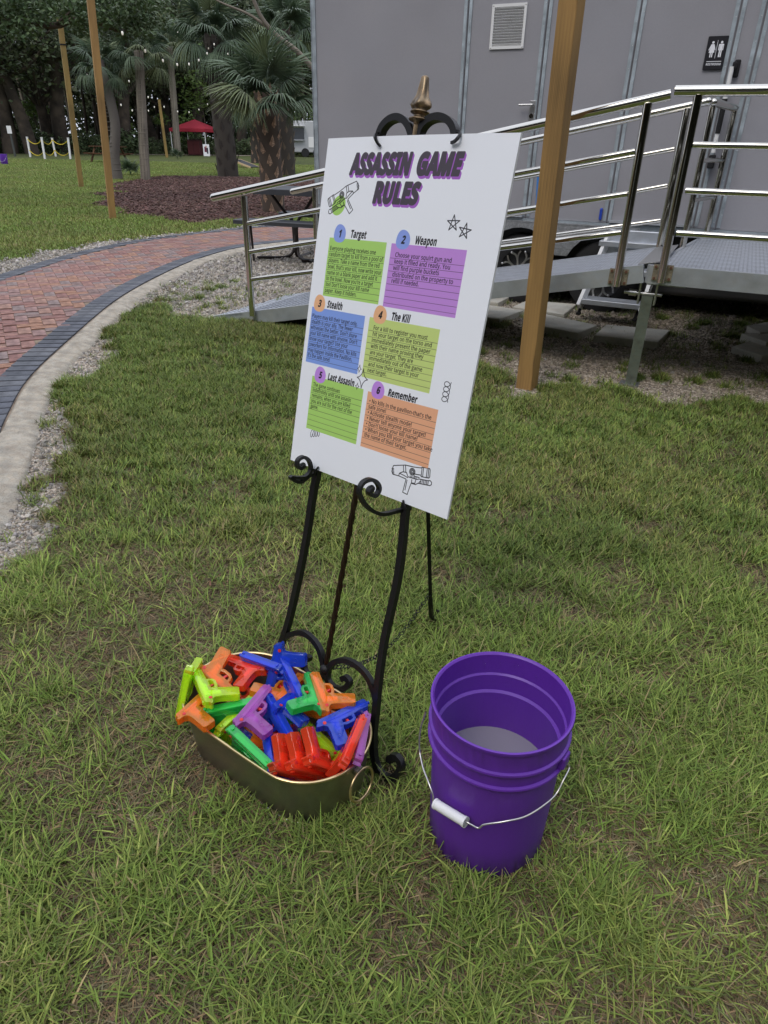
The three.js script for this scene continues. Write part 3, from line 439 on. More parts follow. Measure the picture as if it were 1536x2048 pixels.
  const C0 = onFront(1350, 182, 0.035), C1 = C0.clone().addScaledVector(U, 2.5); rail('handrail', C0, C1, RT, plat); elbow(C1, RT, plat);
  postOf([1397, 190], [1330, 566], 0.035, plat);
  for (const y of [290, 381.5, 466]) { const p = onFront(y === 290 ? 1386 : y < 400 ? 1371 : 1353, y, 0.035); rail('mid_rail', p, p.clone().addScaledVector(U, 2.2), 0.019, plat); }
  { const q = C1.clone().addScaledVector(U, -0.2); rail('rail_post', V(q.x, deckY - 0.1, q.z), q, RR, plat); }
  // short return rail to the wall
  const pA = onPlane(1427, 205, wall0.clone().addScaledVector(W_, -0.8), W_), pB = onPlane(1470, 216, wall0.clone().addScaledVector(W_, -0.08), W_);
  rail('handrail', pA, pB, RT * 0.9, plat); elbow(pA, RT, plat); elbow(pB, RT * 0.9, plat);
  for (const p of [pA, pB]) rail('rail_post', V(p.x, deckY, p.z), p, RR * 0.9, plat);
  for (const k of [0.38, 0.66]) { const a = V(pA.x, lerp(pA.y, deckY, k), pA.z), b = V(pB.x, lerp(pB.y, deckY, k), pB.z); rail('mid_rail', a, b, 0.016, plat); }
  // adjustable legs: square tube, clevis, clamp screw
  const legAt = (u, w) => { const t = D(u, w, deckY - 0.11), gy = groundY(t.x, t.z); const sc = 0.07; const g = boxUV(box(sc, t.y - 0.09 - gy, sc, 0, 0, 0), 2); g.rotateY(YAW + 0.12); g.translate(t.x, (t.y - 0.09 + gy) / 2 + 0.004, t.z); const L = wpart('leg', g, std(0xffffff, 0.5, 0.6, { map: scaled(mottled(124, 131, 120, 0.2, 6, 0.05), 2) }), plat); for (const s of [-1, 1]) { const c = D(u + s * 0.052, w, t.y - 0.065); const k = box(0.012, 0.15, 0.07); k.rotateY(YAW); k.translate(c.x, c.y, c.z); wpart('clevis', k, steelDull, L); } const c1 = D(u - 0.15, w - 0.01, t.y - 0.075), c2 = D(u + 0.09, w - 0.01, t.y - 0.075); wpart('clamp_screw', [rod(c1, c2, 0.012, 10), rod(c1.clone().addScaledVector(U, 0.03), c1.clone().addScaledVector(U, 0.08), 0.022, 8)], steelDull, L); const f = box(0.13, 0.008, 0.11); f.rotateY(YAW); f.translate(t.x - 0.01, gy + 0.008, t.z + 0.01); wpart('foot_plate', f, steelDull, L); wpart('top_tab', bxu(u - 0.02, u + 0.22, w + 0.01, w + 0.05, deckY - 0.13, deckY - 0.112), alum, L); };
  legAt(0.035, 0.08); legAt(PL - 0.1, 0.08); legAt(PL - 0.1, DW - 0.1);
}
// paving slabs lying on the gravel: top faces from their corners
{
  const slab = (corners, rise, label) => {
    const base = corners.map(([x, y]) => onGround(x, y)), y0 = base.reduce((t, p) => t + p.y, 0) / 4 + 0.05 + rise; const top = corners.map(([x, y]) => { const d = ray(x, y), t = (y0 - EYE.y) / d.y; return EYE.clone().addScaledVector(d, t); });
    const c = top.reduce((t, p) => t.add(p), V(0, 0, 0)).multiplyScalar(0.25); const o = thing('concrete_slab', label, 'paving slab', V(c.x, y0 - 0.06, c.z), 0, 'concrete slabs on the gravel');
    const pos = [], tri = (A, B, C2) => { for (const q of [A, B, C2]) pos.push(q.x, q.y, q.z); }; const inn = top.map((p) => p.clone().lerp(c, 0.02)), mid = top.map((p) => p.clone().setY(y0 - 0.006)), bot = top.map((p) => p.clone().setY(y0 - 0.06 - rise));
    tri(inn[0], inn[1], inn[2]); tri(inn[0], inn[2], inn[3]); for (let i = 0; i < 4; i++) { const j = (i + 1) % 4; tri(mid[i], mid[j], inn[j]); tri(mid[i], inn[j], inn[i]); tri(bot[i], bot[j], mid[j]); tri(bot[i], mid[j], mid[i]); }
    const g = new THREE.BufferGeometry(); g.setAttribute('position', new THREE.Float32BufferAttribute(pos, 3)); g.computeVertexNormals(); wpart('slab', boxUV(g), concrete, o);
  };
  slab([[1188, 670], [1316, 684], [1340, 660], [1212, 649]], 0, 'grey concrete slab under the foot of the steps beside the deck leg');
  slab([[1072, 650], [1157, 666], [1194, 650], [1086, 627]], 0, 'grey concrete slab between wooden post and white steps');
  slab([[1026, 613], [1128, 628], [1153, 608], [1055, 600]], 0, 'grey concrete slab behind the wooden post under the wheel');
  slab([[925, 628], [999, 638], [1047, 620], [972, 609]], 0, 'grey concrete slab half hidden behind the poster edge');
  slab([[915, 596], [997, 605], [1018, 594], [940, 586]], 0, 'grey concrete slab close to the trailer tyre beside the poster');
  slab([[1464, 693], [1525, 711], [1610, 697], [1500, 682]], 0, 'grey concrete slab lowest of the heap under the landing');
  slab([[1483, 667], [1533, 684], [1620, 678], [1540, 664]], 0.02, 'grey concrete slab in the middle of the heap under the landing');
  slab([[1495, 651], [1520, 665], [1600, 660], [1545, 642]], 0.02, 'grey concrete slab at the back of the heap under the landing');
}
// ------------------------------------------------------------ poster on an iron easel
const PW = 0.537, PH = 0.8055;
const pCen = V(-0.004, 0, 0), pYaw = 41.05 * Math.PI / 180, pLean = 13.6 * Math.PI / 180, pRoll = 1.6 * Math.PI / 180;
{ const d = V(-0.005, 1.081 - 1.5, -1.842).multiplyScalar(PW / 0.61); pCen.copy(EYE).add(d); }
const eRight0 = V(Math.cos(pYaw), 0, Math.sin(pYaw)), eBack = V(Math.sin(pYaw), 0, -Math.cos(pYaw)), eUp0 = V(0, Math.cos(pLean), 0).addScaledVector(eBack, Math.sin(pLean));
const eRight = eRight0.clone().multiplyScalar(Math.cos(pRoll)).addScaledVector(eUp0, Math.sin(pRoll)), eUp = eUp0.clone().multiplyScalar(Math.cos(pRoll)).addScaledVector(eRight0, -Math.sin(pRoll)), eN = eRight.clone().cross(eUp); // eN points to the viewer
const posterTex = canvasTex(1364, 2046, (c, w, h) => {
  c.scale(w / 1000, h / 1500); c.fillStyle = '#f1f5fc'; c.fillRect(0, 0, 1000, 1500);
  const ink = '#2e2b33';
  const fit = (s, x, y, wid, size, font = 'sans-serif', weight = 'bold', color = ink, skew = 0, stroke = 0) => { c.save(); c.font = `${weight} 100px ${font}`; const m = c.measureText(s).width; c.translate(x, y); c.transform(wid / m, 0, skew, size / 100, 0, 0); c.fillStyle = c.strokeStyle = color; c.textBaseline = 'alphabetic'; if (stroke) { c.lineWidth = stroke; c.lineJoin = 'round'; c.strokeText(s, 0, 0); } c.fillText(s, 0, 0); c.restore(); };
  // title: heavy slanted capitals with a purple offset shadow
  for (let k = 8; k >= 1; k--) { const d = k * 1.25; fit('ASSASSIN', 166 + d * 0.75, 146 + d, 342, 110, 'sans-serif', 'bold', '#a45fc4', -0.16, 11); fit('GAME', 540 + d * 0.75, 146 + d, 222, 110, 'sans-serif', 'bold', '#a45fc4', -0.16, 11); fit('RULES', 322 + d * 0.75, 258 + d, 250, 110, 'sans-serif', 'bold', '#a45fc4', -0.16, 11); }
  fit('ASSASSIN', 166, 146, 342, 110, 'sans-serif', 'bold', '#4a434e', -0.16, 11); fit('GAME', 540, 146, 222, 110, 'sans-serif', 'bold', '#4a434e', -0.16, 11); fit('RULES', 322, 258, 250, 110, 'sans-serif', 'bold', '#4a434e', -0.16, 11);
  // a line-drawn squirt gun
  const gun = (x, y, s, a, blob) => {
    c.save(); c.translate(x, y); c.rotate(a); c.scale(s, s);
    if (blob) { c.fillStyle = '#a6d567'; c.beginPath(); c.ellipse(46, 14, 50, 42, 0.3, 0, 6.3); c.fill(); }
    c.strokeStyle = '#101014'; c.lineWidth = 3.8; c.lineJoin = c.lineCap = 'round'; const L = (...p) => { c.beginPath(); c.moveTo(p[0], p[1]); for (let i = 2; i < p.length; i += 2) c.lineTo(p[i], p[i + 1]); c.stroke(); };
    L(-100, -24, -96, -34, -40, -44, -28, -46, 18, -44, 60, -46, 64, -50, 104, -50, 108, -44, 108, -14, 104, -8, 64, -8, 60, -14, 20, -14); L(-100, -24, -104, -6, -96, 6, -62, 8, -60, -4, -40, -14, -20, -14);
    L(-40, -44, -36, -16); L(-28, -46, -24, -16); L(64, -50, 62, -8); L(72, -50, 70, -8); L(92, -50, 90, -8); L(100, -50, 99, -8);
    for (let k = 0; k < 5; k++) L(-104 + k, -20 + k * 6, -94 + k, -21 + k * 6);
    L(-62, 8, -40, 12, -20, 16, -30, 60, -34, 78, -8, 84, 4, 46, 10, 30, 34, 32, 52, 22, 58, 14); L(-14, 20, -22, 66); L(12, 14, 12, 28, 30, 28, 34, 12);
    L(-20, -14, -10, 4, 40, 8, 52, 4, 100, 4, 112, 2, 120, 8, 120, 18, 112, 24, 50, 24); for (let k = 0; k < 6; k++) L(62 + k * 8, 4, 61 + k * 8, 23);
    L(-58, -4, -30, 2, -12, 8); L(20, -14, 26, -4, 52, -2); for (let k = 0; k < 5; k++) L(2 + k * 8, -2, 4 + k * 8, 6);
    for (const r of [15, 10, 5]) { c.beginPath(); c.arc(12, -22, r, 0, 6.3); c.stroke(); }
    c.restore();
  };
  c.save(); c.translate(152, 246); c.scale(-1, 1); gun(0, 0, 0.92, 0.5, true); c.restore();
  gun(768, 1372, 1.0, -0.12, false);
  // stars, sparkles, squiggles
  c.strokeStyle = '#22222a'; c.lineWidth = 4; c.lineJoin = c.lineCap = 'round';
  const star = (x, y, r, a) => { c.beginPath(); for (let k = 0; k <= 5; k++) { const t = a + k * 4 * Math.PI / 5; c[k ? 'lineTo' : 'moveTo'](x + r * Math.sin(t), y - r * Math.cos(t)); } c.stroke(); };
  star(772, 322, 31, -0.05); star(832, 348, 30, 0.12);
  const spark = (x, y, rx, ry) => { c.beginPath(); c.moveTo(x, y - ry); c.quadraticCurveTo(x + rx * 0.15, y - ry * 0.15, x + rx, y); c.quadraticCurveTo(x + rx * 0.15, y + ry * 0.15, x, y + ry); c.quadraticCurveTo(x - rx * 0.15, y + ry * 0.15, x - rx, y); c.quadraticCurveTo(x - rx * 0.15, y - ry * 0.15, x, y - ry); c.stroke(); };
  const later = () => { c.strokeStyle = '#22222a'; c.lineWidth = 3.5; spark(411, 1006, 33, 45); c.lineWidth = 2.5; spark(385, 966, 12, 18); spark(386, 1046, 12, 15); };
  c.lineWidth = 3; const loops = (x, y, n, dx, dy, r) => { c.beginPath(); for (let t = 0; t <= n * 6.283; t += 0.15) { const k = t / 6.283; const X = x + k * dx + r[0] * Math.cos(t), Y = y + k * dy + r[1] * Math.sin(t); c[t ? 'lineTo' : 'moveTo'](X, Y); } c.stroke(); };
  loops(880, 932, 4, 0, 21, [16, 15]); loops(124, 1332, 4, 16, -5, [10, 18]);
  // six ruled note cards
  const card = (x0, y0, x1, y1, col, num, cc, cx, cy, title, tx, tw, lines, tX, y1st, lh, wd) => {
    c.fillStyle = col; c.fillRect(x0, y0, x1 - x0, y1 - y0); c.strokeStyle = 'rgba(40,40,50,0.75)'; c.lineWidth = 1.6;
    for (let y = y1st + 6; y < y1 - 4; y += lh) { c.beginPath(); c.moveTo(x0 + 4, y); c.lineTo(x1 - 2, y); c.stroke(); }
    c.fillStyle = cc; c.beginPath(); c.moveTo(cx - 38, cy + 6); c.bezierCurveTo(cx - 36, cy - 28, cx - 20, cy - 40, cx - 4, cy - 40); c.bezierCurveTo(cx + 18, cy - 40, cx + 38, cy - 22, cx + 38, cy + 2); c.bezierCurveTo(cx + 38, cy + 28, cx + 22, cy + 38, cx, cy + 38); c.bezierCurveTo(cx - 22, cy + 38, cx - 38, cy + 30, cx - 38, cy + 6); c.fill();
    fit(num, cx - 10, cy + 15, 20, 44, 'sans-serif', 'bold', '#1c1b20', -0.08, 5);
    fit(title, tx, cy + 12, tw, 44, 'sans-serif', 'bold', '#1c1b20', -0.05, 5);
    lines.forEach((l, i) => { c.save(); c.font = '25px sans-serif'; c.fillStyle = '#15131a'; const m = c.measureText(l).width; const target = wd[i] ?? m; c.translate(tX, y1st + i * lh); c.scale(target / m, 1); c.fillText(l, 0, 0); c.lineWidth = 0.7; c.strokeStyle = '#15131a'; c.strokeText(l, 0, 0); c.restore(); });
  };
  card(88, 416, 442, 674, '#aedb72', '1', '#8ea5ec', 152, 396, 'Target', 220, 96, ['Everyone playing receives one', 'random target to kill from a pool of', 'players. Take a name from the red', 'bowl, that\'s your kill, now write your', 'name on a blank paper and add it', 'to the bowl. Now you\'re a target', 'too! Don\'t loose your kill name', 'paper. Keep it hidden.'], 98, 470, 26.6, [290, 335, 322, 338, 318, 298, 280, 208]);
  card(470, 417, 859, 678, '#c58fe0', '2', '#8ea5ec', 530, 400, 'Weapon', 594, 112, ['Choose your squirt gun and', 'keep it filled and ready. You', 'will find purple buckets', 'distributed on the property to', 'refill if needed.'], 498, 470, 26.6, [298, 296, 246, 322, 152]);
  card(26, 732, 376, 993, '#84a4ec', '3', '#efb98c', 74, 712, 'Stealth', 126, 101, ['Players may kill their target only,', 'stealth is your ally. The fewer', 'witnesses the better. Don\'t share', 'your kill name with anyone. Don\'t', 'know your target? Use your', 'coworkers for information. No kills', 'may happen inside the Pavillion,', 'it\'s the safe zone!'], 32, 782, 26.6, [304, 280, 310, 318, 262, 322, 300, 158]);
  card(404, 732, 796, 998, '#c9dd84', '4', '#efb98c', 463, 716, 'The Kill', 528, 104, ['For a kill to register you must', 'hit your target on the torso and', 'immediately present the paper', 'with their name proving they', 'are your target. They are', 'immediately out of the game', 'and now their target is your', 'next target.'], 434, 783, 26.8, [306, 335, 332, 300, 250, 306, 292, 116]);
  card(85, 1052, 428, 1312, '#aedb72', '5', '#c58fe8', 138, 1040, 'Last Assasin', 189, 177, ['The game continues', 'indefinitely until one assasin', 'remains, when you are killed', 'you are out for the rest of the', 'game.'], 98, 1100, 26.6, [184, 262, 262, 278, 54]);
  card(456, 1055, 857, 1312, '#ecb08a', '6', '#c58fe8', 514, 1040, 'Remember', 572, 166, ['\u2022 No kills in the pavilion-that\'s the', 'safe zone!', '\u2022 Activate stealth mode!', '\u2022 Never tell anyone your target!', '\u2022 Don\'t loose your kill name!', '\u2022 When you kill your target you take', 'the name of their target.'], 471, 1104, 26.4, [358, 108, 262, 345, 305, 392, 254]);
  later();
});
const pM = (x, y, z) => pCen.clone().addScaledVector(eRight, x).addScaledVector(eUp, y).addScaledVector(eN, z);
const onEasel = (px, py, off = -0.012) => onPlane(px, py, pCen.clone().addScaledVector(eN, off), eN);
{
  const bm = pM(0, -PH / 2, 0); const poster = thing('poster_board', 'white rules poster with six coloured note cards resting on black easel', 'poster', V(bm.x, bm.y, bm.z));
  const N = 14, front = new THREE.PlaneGeometry(PW, PH, N, N), fp = front.attributes.position; // foam board with a very slight bow
  const bow = (x, y) => 0.006 * (1 - (2 * x / PW) ** 2) * Math.max(0, y / PH + 0.5);
  const put = (g, dz) => { const p = g.attributes.position; for (let i = 0; i < p.count; i++) { const v = pM(p.getX(i), p.getY(i), p.getZ(i) + dz + bow(p.getX(i), p.getY(i))); p.setXYZ(i, v.x, v.y, v.z); } g.computeVertexNormals(); return g; };
  void fp; const board = new THREE.BoxGeometry(PW, PH, 0.005, N, N, 1); wpart('foam_board', put(board, -0.0028), whitePaint, poster);
  wpart('printed_sheet', put(front, 0.0006), std(0xffffff, 0.5, 0, { map: posterTex }), poster);

  const footR = onEasel(775, 1556), footY = groundY(0, -1.2); void footY;
  const easel = thing('display_easel', 'black wrought iron easel with scrolls and bronze finial holding the poster', 'easel', V(footR.x, 0, footR.z));
  const B = 0.017; const E = (l, off) => l.map(([x, y]) => onEasel(x, y, off));
  const topC = onEasel(834, 262), apex = onEasel(830, 300);
  // front legs run up behind the board to the crown
  const legR = E([[812, 1010], [797, 1149], [769, 1282], [757, 1365], [752, 1420], [747, 1470], [749, 1515], [758, 1541], [776, 1556], [794, 1549], [803, 1528], [793, 1513], [780, 1516], [780, 1524]]);
  const upR = pM(0.045, PH / 2 - 0.03, -0.012), upL = pM(-0.045, PH / 2 - 0.03, -0.012);
  wpart('front_leg', sweep([upR, upR.clone().lerp(legR[0], 0.5), ...legR], eN, B, B, 130), blackIron, easel);
  const legL = E([[634, 948], [609, 1099], [576, 1249], [560, 1296], [548, 1340], [543, 1375], [546, 1398]]); const lb = legL[legL.length - 1]; const sc = (a, b) => lb.clone().addScaledVector(eRight, a).addScaledVector(eUp, b);
  wpart('front_leg', sweep([upL, upL.clone().lerp(legL[0], 0.5), ...legL, sc(-0.005, -0.035), sc(-0.02, -0.055), sc(-0.045, -0.052), sc(-0.058, -0.03), sc(-0.045, -0.012), sc(-0.03, -0.018)], eN, B, B, 130), blackIron, easel);
  wpart('twisted_rod', (() => { const a = onEasel(834, 285), b = onEasel(651, 1338), { L, m } = basisFrom(b, a); const s = new THREE.Shape(); const r = 0.0068; s.moveTo(r, 0); for (let k = 1; k <= 16; k++) { const t = k / 16 * Math.PI * 2, q = r * (1 + 0.22 * Math.cos(4 * t)); s.lineTo(q * Math.cos(t), q * Math.sin(t)); } const g = new THREE.ExtrudeGeometry(s, { depth: L, steps: 160, bevelEnabled: false }); const p = g.attributes.position; for (let i = 0; i < p.count; i++) { const z = p.getZ(i), tw = z * 38, x = p.getX(i), y = p.getY(i); p.setXYZ(i, x * Math.cos(tw) - y * Math.sin(tw), z - L / 2, x * Math.sin(tw) + y * Math.cos(tw)); } g.computeVertexNormals(); g.applyMatrix4(m); return g; })(), std(lin(0.05, 0.032, 0.018), 0.4, 0.75), easel);
  // base arches and inner curls
  wpart('base_arch', sweep(E([[754, 1405], [747, 1378], [736, 1354], [719, 1335], [697, 1322], [678, 1321], [663, 1329], [655, 1345], [657, 1362], [670, 1376], [690, 1376], [699, 1364], [692, 1355], [684, 1358]]), eN, B * 0.9, B * 0.9, 90), blackIron, easel);
  wpart('base_arch', sweep(E([[558, 1298], [568, 1278], [586, 1267], [608, 1266], [626, 1279], [639, 1298], [646, 1322], [648, 1345], [640, 1358], [622, 1355], [610, 1340], [607, 1322], [614, 1314], [621, 1319]]), eN, B * 0.9, B * 0.9, 90), blackIron, easel);
  wpart('collar', [new THREE.SphereGeometry(0.017, 12, 8).translate(...onEasel(651, 1338).toArray())], blackIron, easel);
  // crown: two arches whose ends hook over the front of the board
  const crown = (pts, hook) => { const a = E(pts, -0.014), h = hook.map(([x, y, o]) => onEasel(x, y, o)); wpart('crown_arch', sweep(a, eN, 0.02, 0.015, 60), blackIron, easel); wpart('clip_hook', sweep(h, eN, 0.006, 0.005, 24), blackIron, easel); };
  crown([[829, 300], [825, 268], [815, 246], [799, 236], [782, 240], [767, 255], [758, 278]], [[762, 264, -0.012], [753, 266, 0.003], [750, 274, 0.016], [754, 284, 0.014], [760, 292, 0.011]]);
  crown([[836, 300], [842, 262], [856, 243], [876, 235], [896, 240], [909, 256], [913, 280]], [[912, 262, -0.012], [920, 264, 0.003], [917, 274, 0.016], [910, 282, 0.014], [902, 286, 0.011]]);
  // bronze finial
  const fa = onEasel(832, 280), fb = onEasel(851, 152), fl = fa.distanceTo(fb); const pr = [[0.0, 0], [0.010, 0], [0.010, 0.22], [0.012, 0.28], [0.022, 0.30], [0.023, 0.325], [0.013, 0.35], [0.0135, 0.4], [0.021, 0.42], [0.0215, 0.445], [0.012, 0.46], [0.019, 0.5], [0.0215, 0.54], [0.019, 0.6], [0.0125, 0.69], [0.0105, 0.8], [0.0088, 0.97], [0.0055, 1.0], [0, 1.0]];
  const fg = new THREE.LatheGeometry(pr.map(([r, y]) => new THREE.Vector2(r, y * fl - fl / 2)), 28); { const p = fg.attributes.position; for (let i = 0; i < p.count; i++) { const y = p.getY(i) / fl + 0.5; if (y > 0.46) { const a = Math.atan2(p.getZ(i), p.getX(i)) + y * 2.2, k = 1 + 0.16 * Math.cos(4 * a) * (1 - sstep(0.85, 1, y)); p.setX(i, p.getX(i) * k); p.setZ(i, p.getZ(i) * k); } } fg.computeVertexNormals(); }
  fg.applyMatrix4(basisFrom(fa, fb).m); wpart('finial', fg, std(0xffffff, 0.38, 0.75, { map: mottled(134, 116, 92, 0.8, 10, 0.08) }), easel).userData.label = 'worn bronze twisted flame finial';
  // ledges that carry the board: forward bar ending in an upright curl
  const ledge = (topPx, curl, spike) => { const t = onEasel(...topPx); const S = (x, y) => onPlane(x, y, t, eRight); const l = curl.map(([x, y]) => S(x, y)); wpart('ledge_scroll', sweep(l, eRight, 0.011, 0.0085, 110, (k) => 1 + 0.35 * sstep(0.93, 1, k)), blackIron, easel); const e = l[l.length - 1]; wpart('scroll_end', new THREE.SphereGeometry(0.0085, 10, 8).translate(e.x, e.y, e.z), blackIron, easel); wpart('ledge_tip', sweep(spike.map(([x, y]) => onEasel(x, y, 0.006)), eN, 0.004, 0.004, 10), blackIron, easel); };
  ledge([807, 1016], [[820, 1016], [797, 1021], [762, 1028], [737, 1016], [724, 1000], [718, 982], [725, 966], [741, 959], [754, 966], [758, 978], [752, 990], [743, 990], [738, 982], [743, 977]], [[812, 1018], [808, 1010], [806, 1000]]);
  ledge([634, 950], [[640, 946], [620, 950], [602, 963], [588, 961], [581, 954], [590, 955], [612, 953], [621, 940], [618, 922], [606, 914], [596, 920], [594, 930], [600, 936], [606, 931]], [[628, 950], [632, 940], [637, 934]]);
  // rear strut and chain
  const rf = onGround(862, 1256); rf.y = 0.012; const rt = pM(0.0, PH / 2 - 0.06, -0.03); const s1 = rf.clone().lerp(rt, 0.06); const rdir = rf.clone().sub(V(rt.x, 0, rt.z)).setY(0).normalize();
  wpart('rear_leg', [bar(s1, rt, 0.012, 0.014), sweep([s1.clone().lerp(rt, 0.03), s1, rf.clone().addScaledVector(rdir, 0.015).setY(0.022), rf.clone().addScaledVector(rdir, 0.04).setY(0.02), rf.clone().addScaledVector(rdir, 0.05).setY(0.045)], V(rdir.z, 0, -rdir.x), 0.013, 0.012, 24)], blackIron, easel);
  const ca = onEasel(652, 1335), cb = s1.clone().lerp(rt, 0.05), links = []; for (let k = 0; k < 34; k++) { const t = (k + 0.5) / 34, p = ca.clone().lerp(cb, t); p.y -= 0.10 * Math.sin(Math.PI * t); p.y = Math.max(p.y, 0.012); const g = new THREE.TorusGeometry(0.0062, 0.0014, 5, 10); g.scale(1.5, 1, 1); if (k % 2) g.rotateX(Math.PI / 2); g.rotateY(Math.atan2(-(cb.z - ca.z), cb.x - ca.x)); g.translate(p.x, p.y, p.z); links.push(g); }
  wpart('chain', links, blackIron, easel);
}

// ------------------------------------------------------------ oval metal tub
const TUB = { x: -0.2794, z: -1.3336, L: 0.5618, W: 0.3145, yaw: 0.6278, h: 0.174, k: 0.04 };
const tubM = std(0xffffff, 0.34, 0.9, { map: scaled(mottled(150, 146, 132, 0.25, 5, 0.08), 2), bumpMap: scaled(blotchTex, 3), bumpScale: 0.0015 });
const brassM = std(lin(0.72, 0.56, 0.30), 0.3, 0.9);
{
  const tub = thing('metal_tub', 'oval pewter metal tub with brass rim full of water pistols', 'tub', V(TUB.x, 0, TUB.z), -TUB.yaw);
  const ring = (y, grow, n = 96) => { const L = TUB.L - TUB.k * (1 - y / TUB.h) * 1 + grow * 2, W = TUB.W - TUB.k * (1 - y / TUB.h) + grow * 2, r = W / 2, o = []; for (let i = 0; i < n; i++) { const a = i / n * Math.PI * 2, c = Math.cos(a); o.push(V((c >= 0 ? 1 : -1) * (L / 2 - r) * Math.min(1, Math.abs(c) * 6) + r * c, y, r * Math.sin(a))); } return o; };
  const loft = (rings) => { const n = rings[0].length, pos = [], uv = [], idx = []; rings.forEach((R, j) => { for (let i = 0; i <= n; i++) { const p = R[i % n]; pos.push(p.x, p.y, p.z); uv.push(i / n * 1.5, p.y); } }); for (let j = 0; j < rings.length - 1; j++) for (let i = 0; i < n; i++) { const a = j * (n + 1) + i, b = a + n + 1; idx.push(a, b, a + 1, a + 1, b, b + 1); } const g = new THREE.BufferGeometry(); g.setAttribute('position', new THREE.Float32BufferAttribute(pos, 3)); g.setAttribute('uv', new THREE.Float32BufferAttribute(uv, 2)); g.setIndex(idx); g.computeVertexNormals(); return g; };
  part('wall', loft([ring(0.004, 0), ring(0.006, 0.001), ring(0.06, 0.0004), ring(0.12, 0.0004), ring(TUB.h, 0), ring(TUB.h, -0.0015), ring(0.006, -0.0015)]), tubM, tub);
  part('rolled_rim', tube(ring(TUB.h, 0.0005, 64), 0.0042, 160, 8, true), brassM, tub);
  part('base_seam', tube(ring(0.006, 0.001, 64), 0.0035, 160, 6, true), std(lin(0.6, 0.6, 0.6), 0.35, 0.9), tub);
  const sh = new THREE.Shape(ring(0, -0.001).map((p) => new THREE.Vector2(p.x, p.z))); const fl = new THREE.ShapeGeometry(sh); fl.rotateX(Math.PI / 2); fl.translate(0, 0.008, 0); part('floor', fl, tubM, tub);
  for (const s of [1, -1]) { // hoop handle, each hanging from a riveted lug
    const x = s * (TUB.L / 2 - 0.004); const hp = []; for (let k = 0; k < 20; k++) { const a = k / 20 * Math.PI * 2; hp.push(V(x + s * (0.012 + 0.012 * (1 - Math.sin(a)) * 0.5), 0.105 + 0.042 * Math.sin(a), 0.044 * Math.cos(a))); }
    const hd = part('hoop_handle', tube(hp, 0.0034, 80, 8, true), brassM, tub); part('lug', [rbox(0.014, 0.02, 0.026, 0.004, x + s * 0.006, 0.147, 0)], tubM, hd);
  }
}

// ------------------------------------------------------------ translucent water pistols
const gunGeo = (() => {
  const s = new THREE.Shape(); const P = [[-0.072, 0.018], [-0.066, 0.020], [0.070, 0.020], [0.073, 0.016], [0.073, 0.002], [0.069, -0.004], [0.022, -0.006], [0.022, -0.012], [0.019, -0.022], [0.010, -0.027], [-0.010, -0.027], [-0.020, -0.023], [-0.024, -0.030], [-0.036, -0.072], [-0.040, -0.076], [-0.066, -0.070], [-0.069, -0.066], [-0.058, -0.026], [-0.056, -0.008], [-0.064, 0.000], [-0.078, 0.003], [-0.080, 0.006], [-0.074, 0.010]];
  P.forEach(([x, y], i) => s[i ? 'lineTo' : 'moveTo'](x, y)); s.closePath();
  const h = new THREE.Path(); [[0.016, -0.008], [-0.016, -0.008], [-0.018, -0.018], [-0.008, -0.022], [0.009, -0.022], [0.015, -0.018]].forEach(([x, y], i) => h[i ? 'lineTo' : 'moveTo'](x, y)); h.closePath(); s.holes.push(h);
  const g = new THREE.ExtrudeGeometry(s, { depth: 0.014, bevelEnabled: true, bevelThickness: 0.0035, bevelSize: 0.0018, bevelSegments: 3 }); g.translate(0, 0, -0.007);
  const grip = []; for (let k = 0; k < 6; k++) for (const z of [-1, 1]) { const b = box(0.0016, 0.013, 0.001, -0.066 + k * 0.004, 0.009, z * 0.0108); grip.push(b); }
  const line = [-1, 1].map((z) => box(0.125, 0.0012, 0.001, 0.004, 0.0035, z * 0.0108)); const ring = [-1, 1].map((z) => { const t = new THREE.TorusGeometry(0.006, 0.0008, 5, 18); t.translate(-0.046, -0.048, z * 0.0107); return t; });
  const sight = [box(0.006, 0.004, 0.003, 0.064, 0.0235, 0), box(0.006, 0.004, 0.008, -0.062, 0.0235, 0)];
  const si = new THREE.Shape(); [[-0.05, 0.0125], [0.066, 0.0125], [0.066, 0.006], [0.012, 0.005], [0.008, -0.002], [-0.022, -0.002], [-0.03, -0.03], [-0.042, -0.03], [-0.04, 0.002]].forEach(([x, y], i) => si[i ? 'lineTo' : 'moveTo'](x, y)); si.closePath(); const inner = new THREE.ExtrudeGeometry(si, { depth: 0.008, bevelEnabled: true, bevelThickness: 0.002, bevelSize: 0.0015, bevelSegments: 1 }); inner.translate(0, 0, -0.004);
  return { inner, body: toCreasedNormals(strip(g), 0.5), relief: merge([...grip, ...line, ...ring]), sight: merge(sight), trigger: new THREE.ExtrudeGeometry((() => { const t = new THREE.Shape(); t.moveTo(-0.002, -0.006); t.lineTo(0.006, -0.006); t.quadraticCurveTo(0.001, -0.012, 0.006, -0.02); t.lineTo(0.002, -0.0205); t.quadraticCurveTo(-0.005, -0.014, -0.002, -0.006); return t; })(), { depth: 0.007, bevelEnabled: false }).translate(0, 0, -0.0035), plug: new THREE.CylinderGeometry(0.0046, 0.0046, 0.024, 14).rotateX(Math.PI / 2).translate(-0.059, 0.0035, 0), nozzle: new THREE.CylinderGeometry(0.0035, 0.0045, 0.01, 12).rotateZ(Math.PI / 2).translate(0.078, 0.010, 0) };
})();
const core = (r, g, b) => std(lin(r, g, b), 0.5);
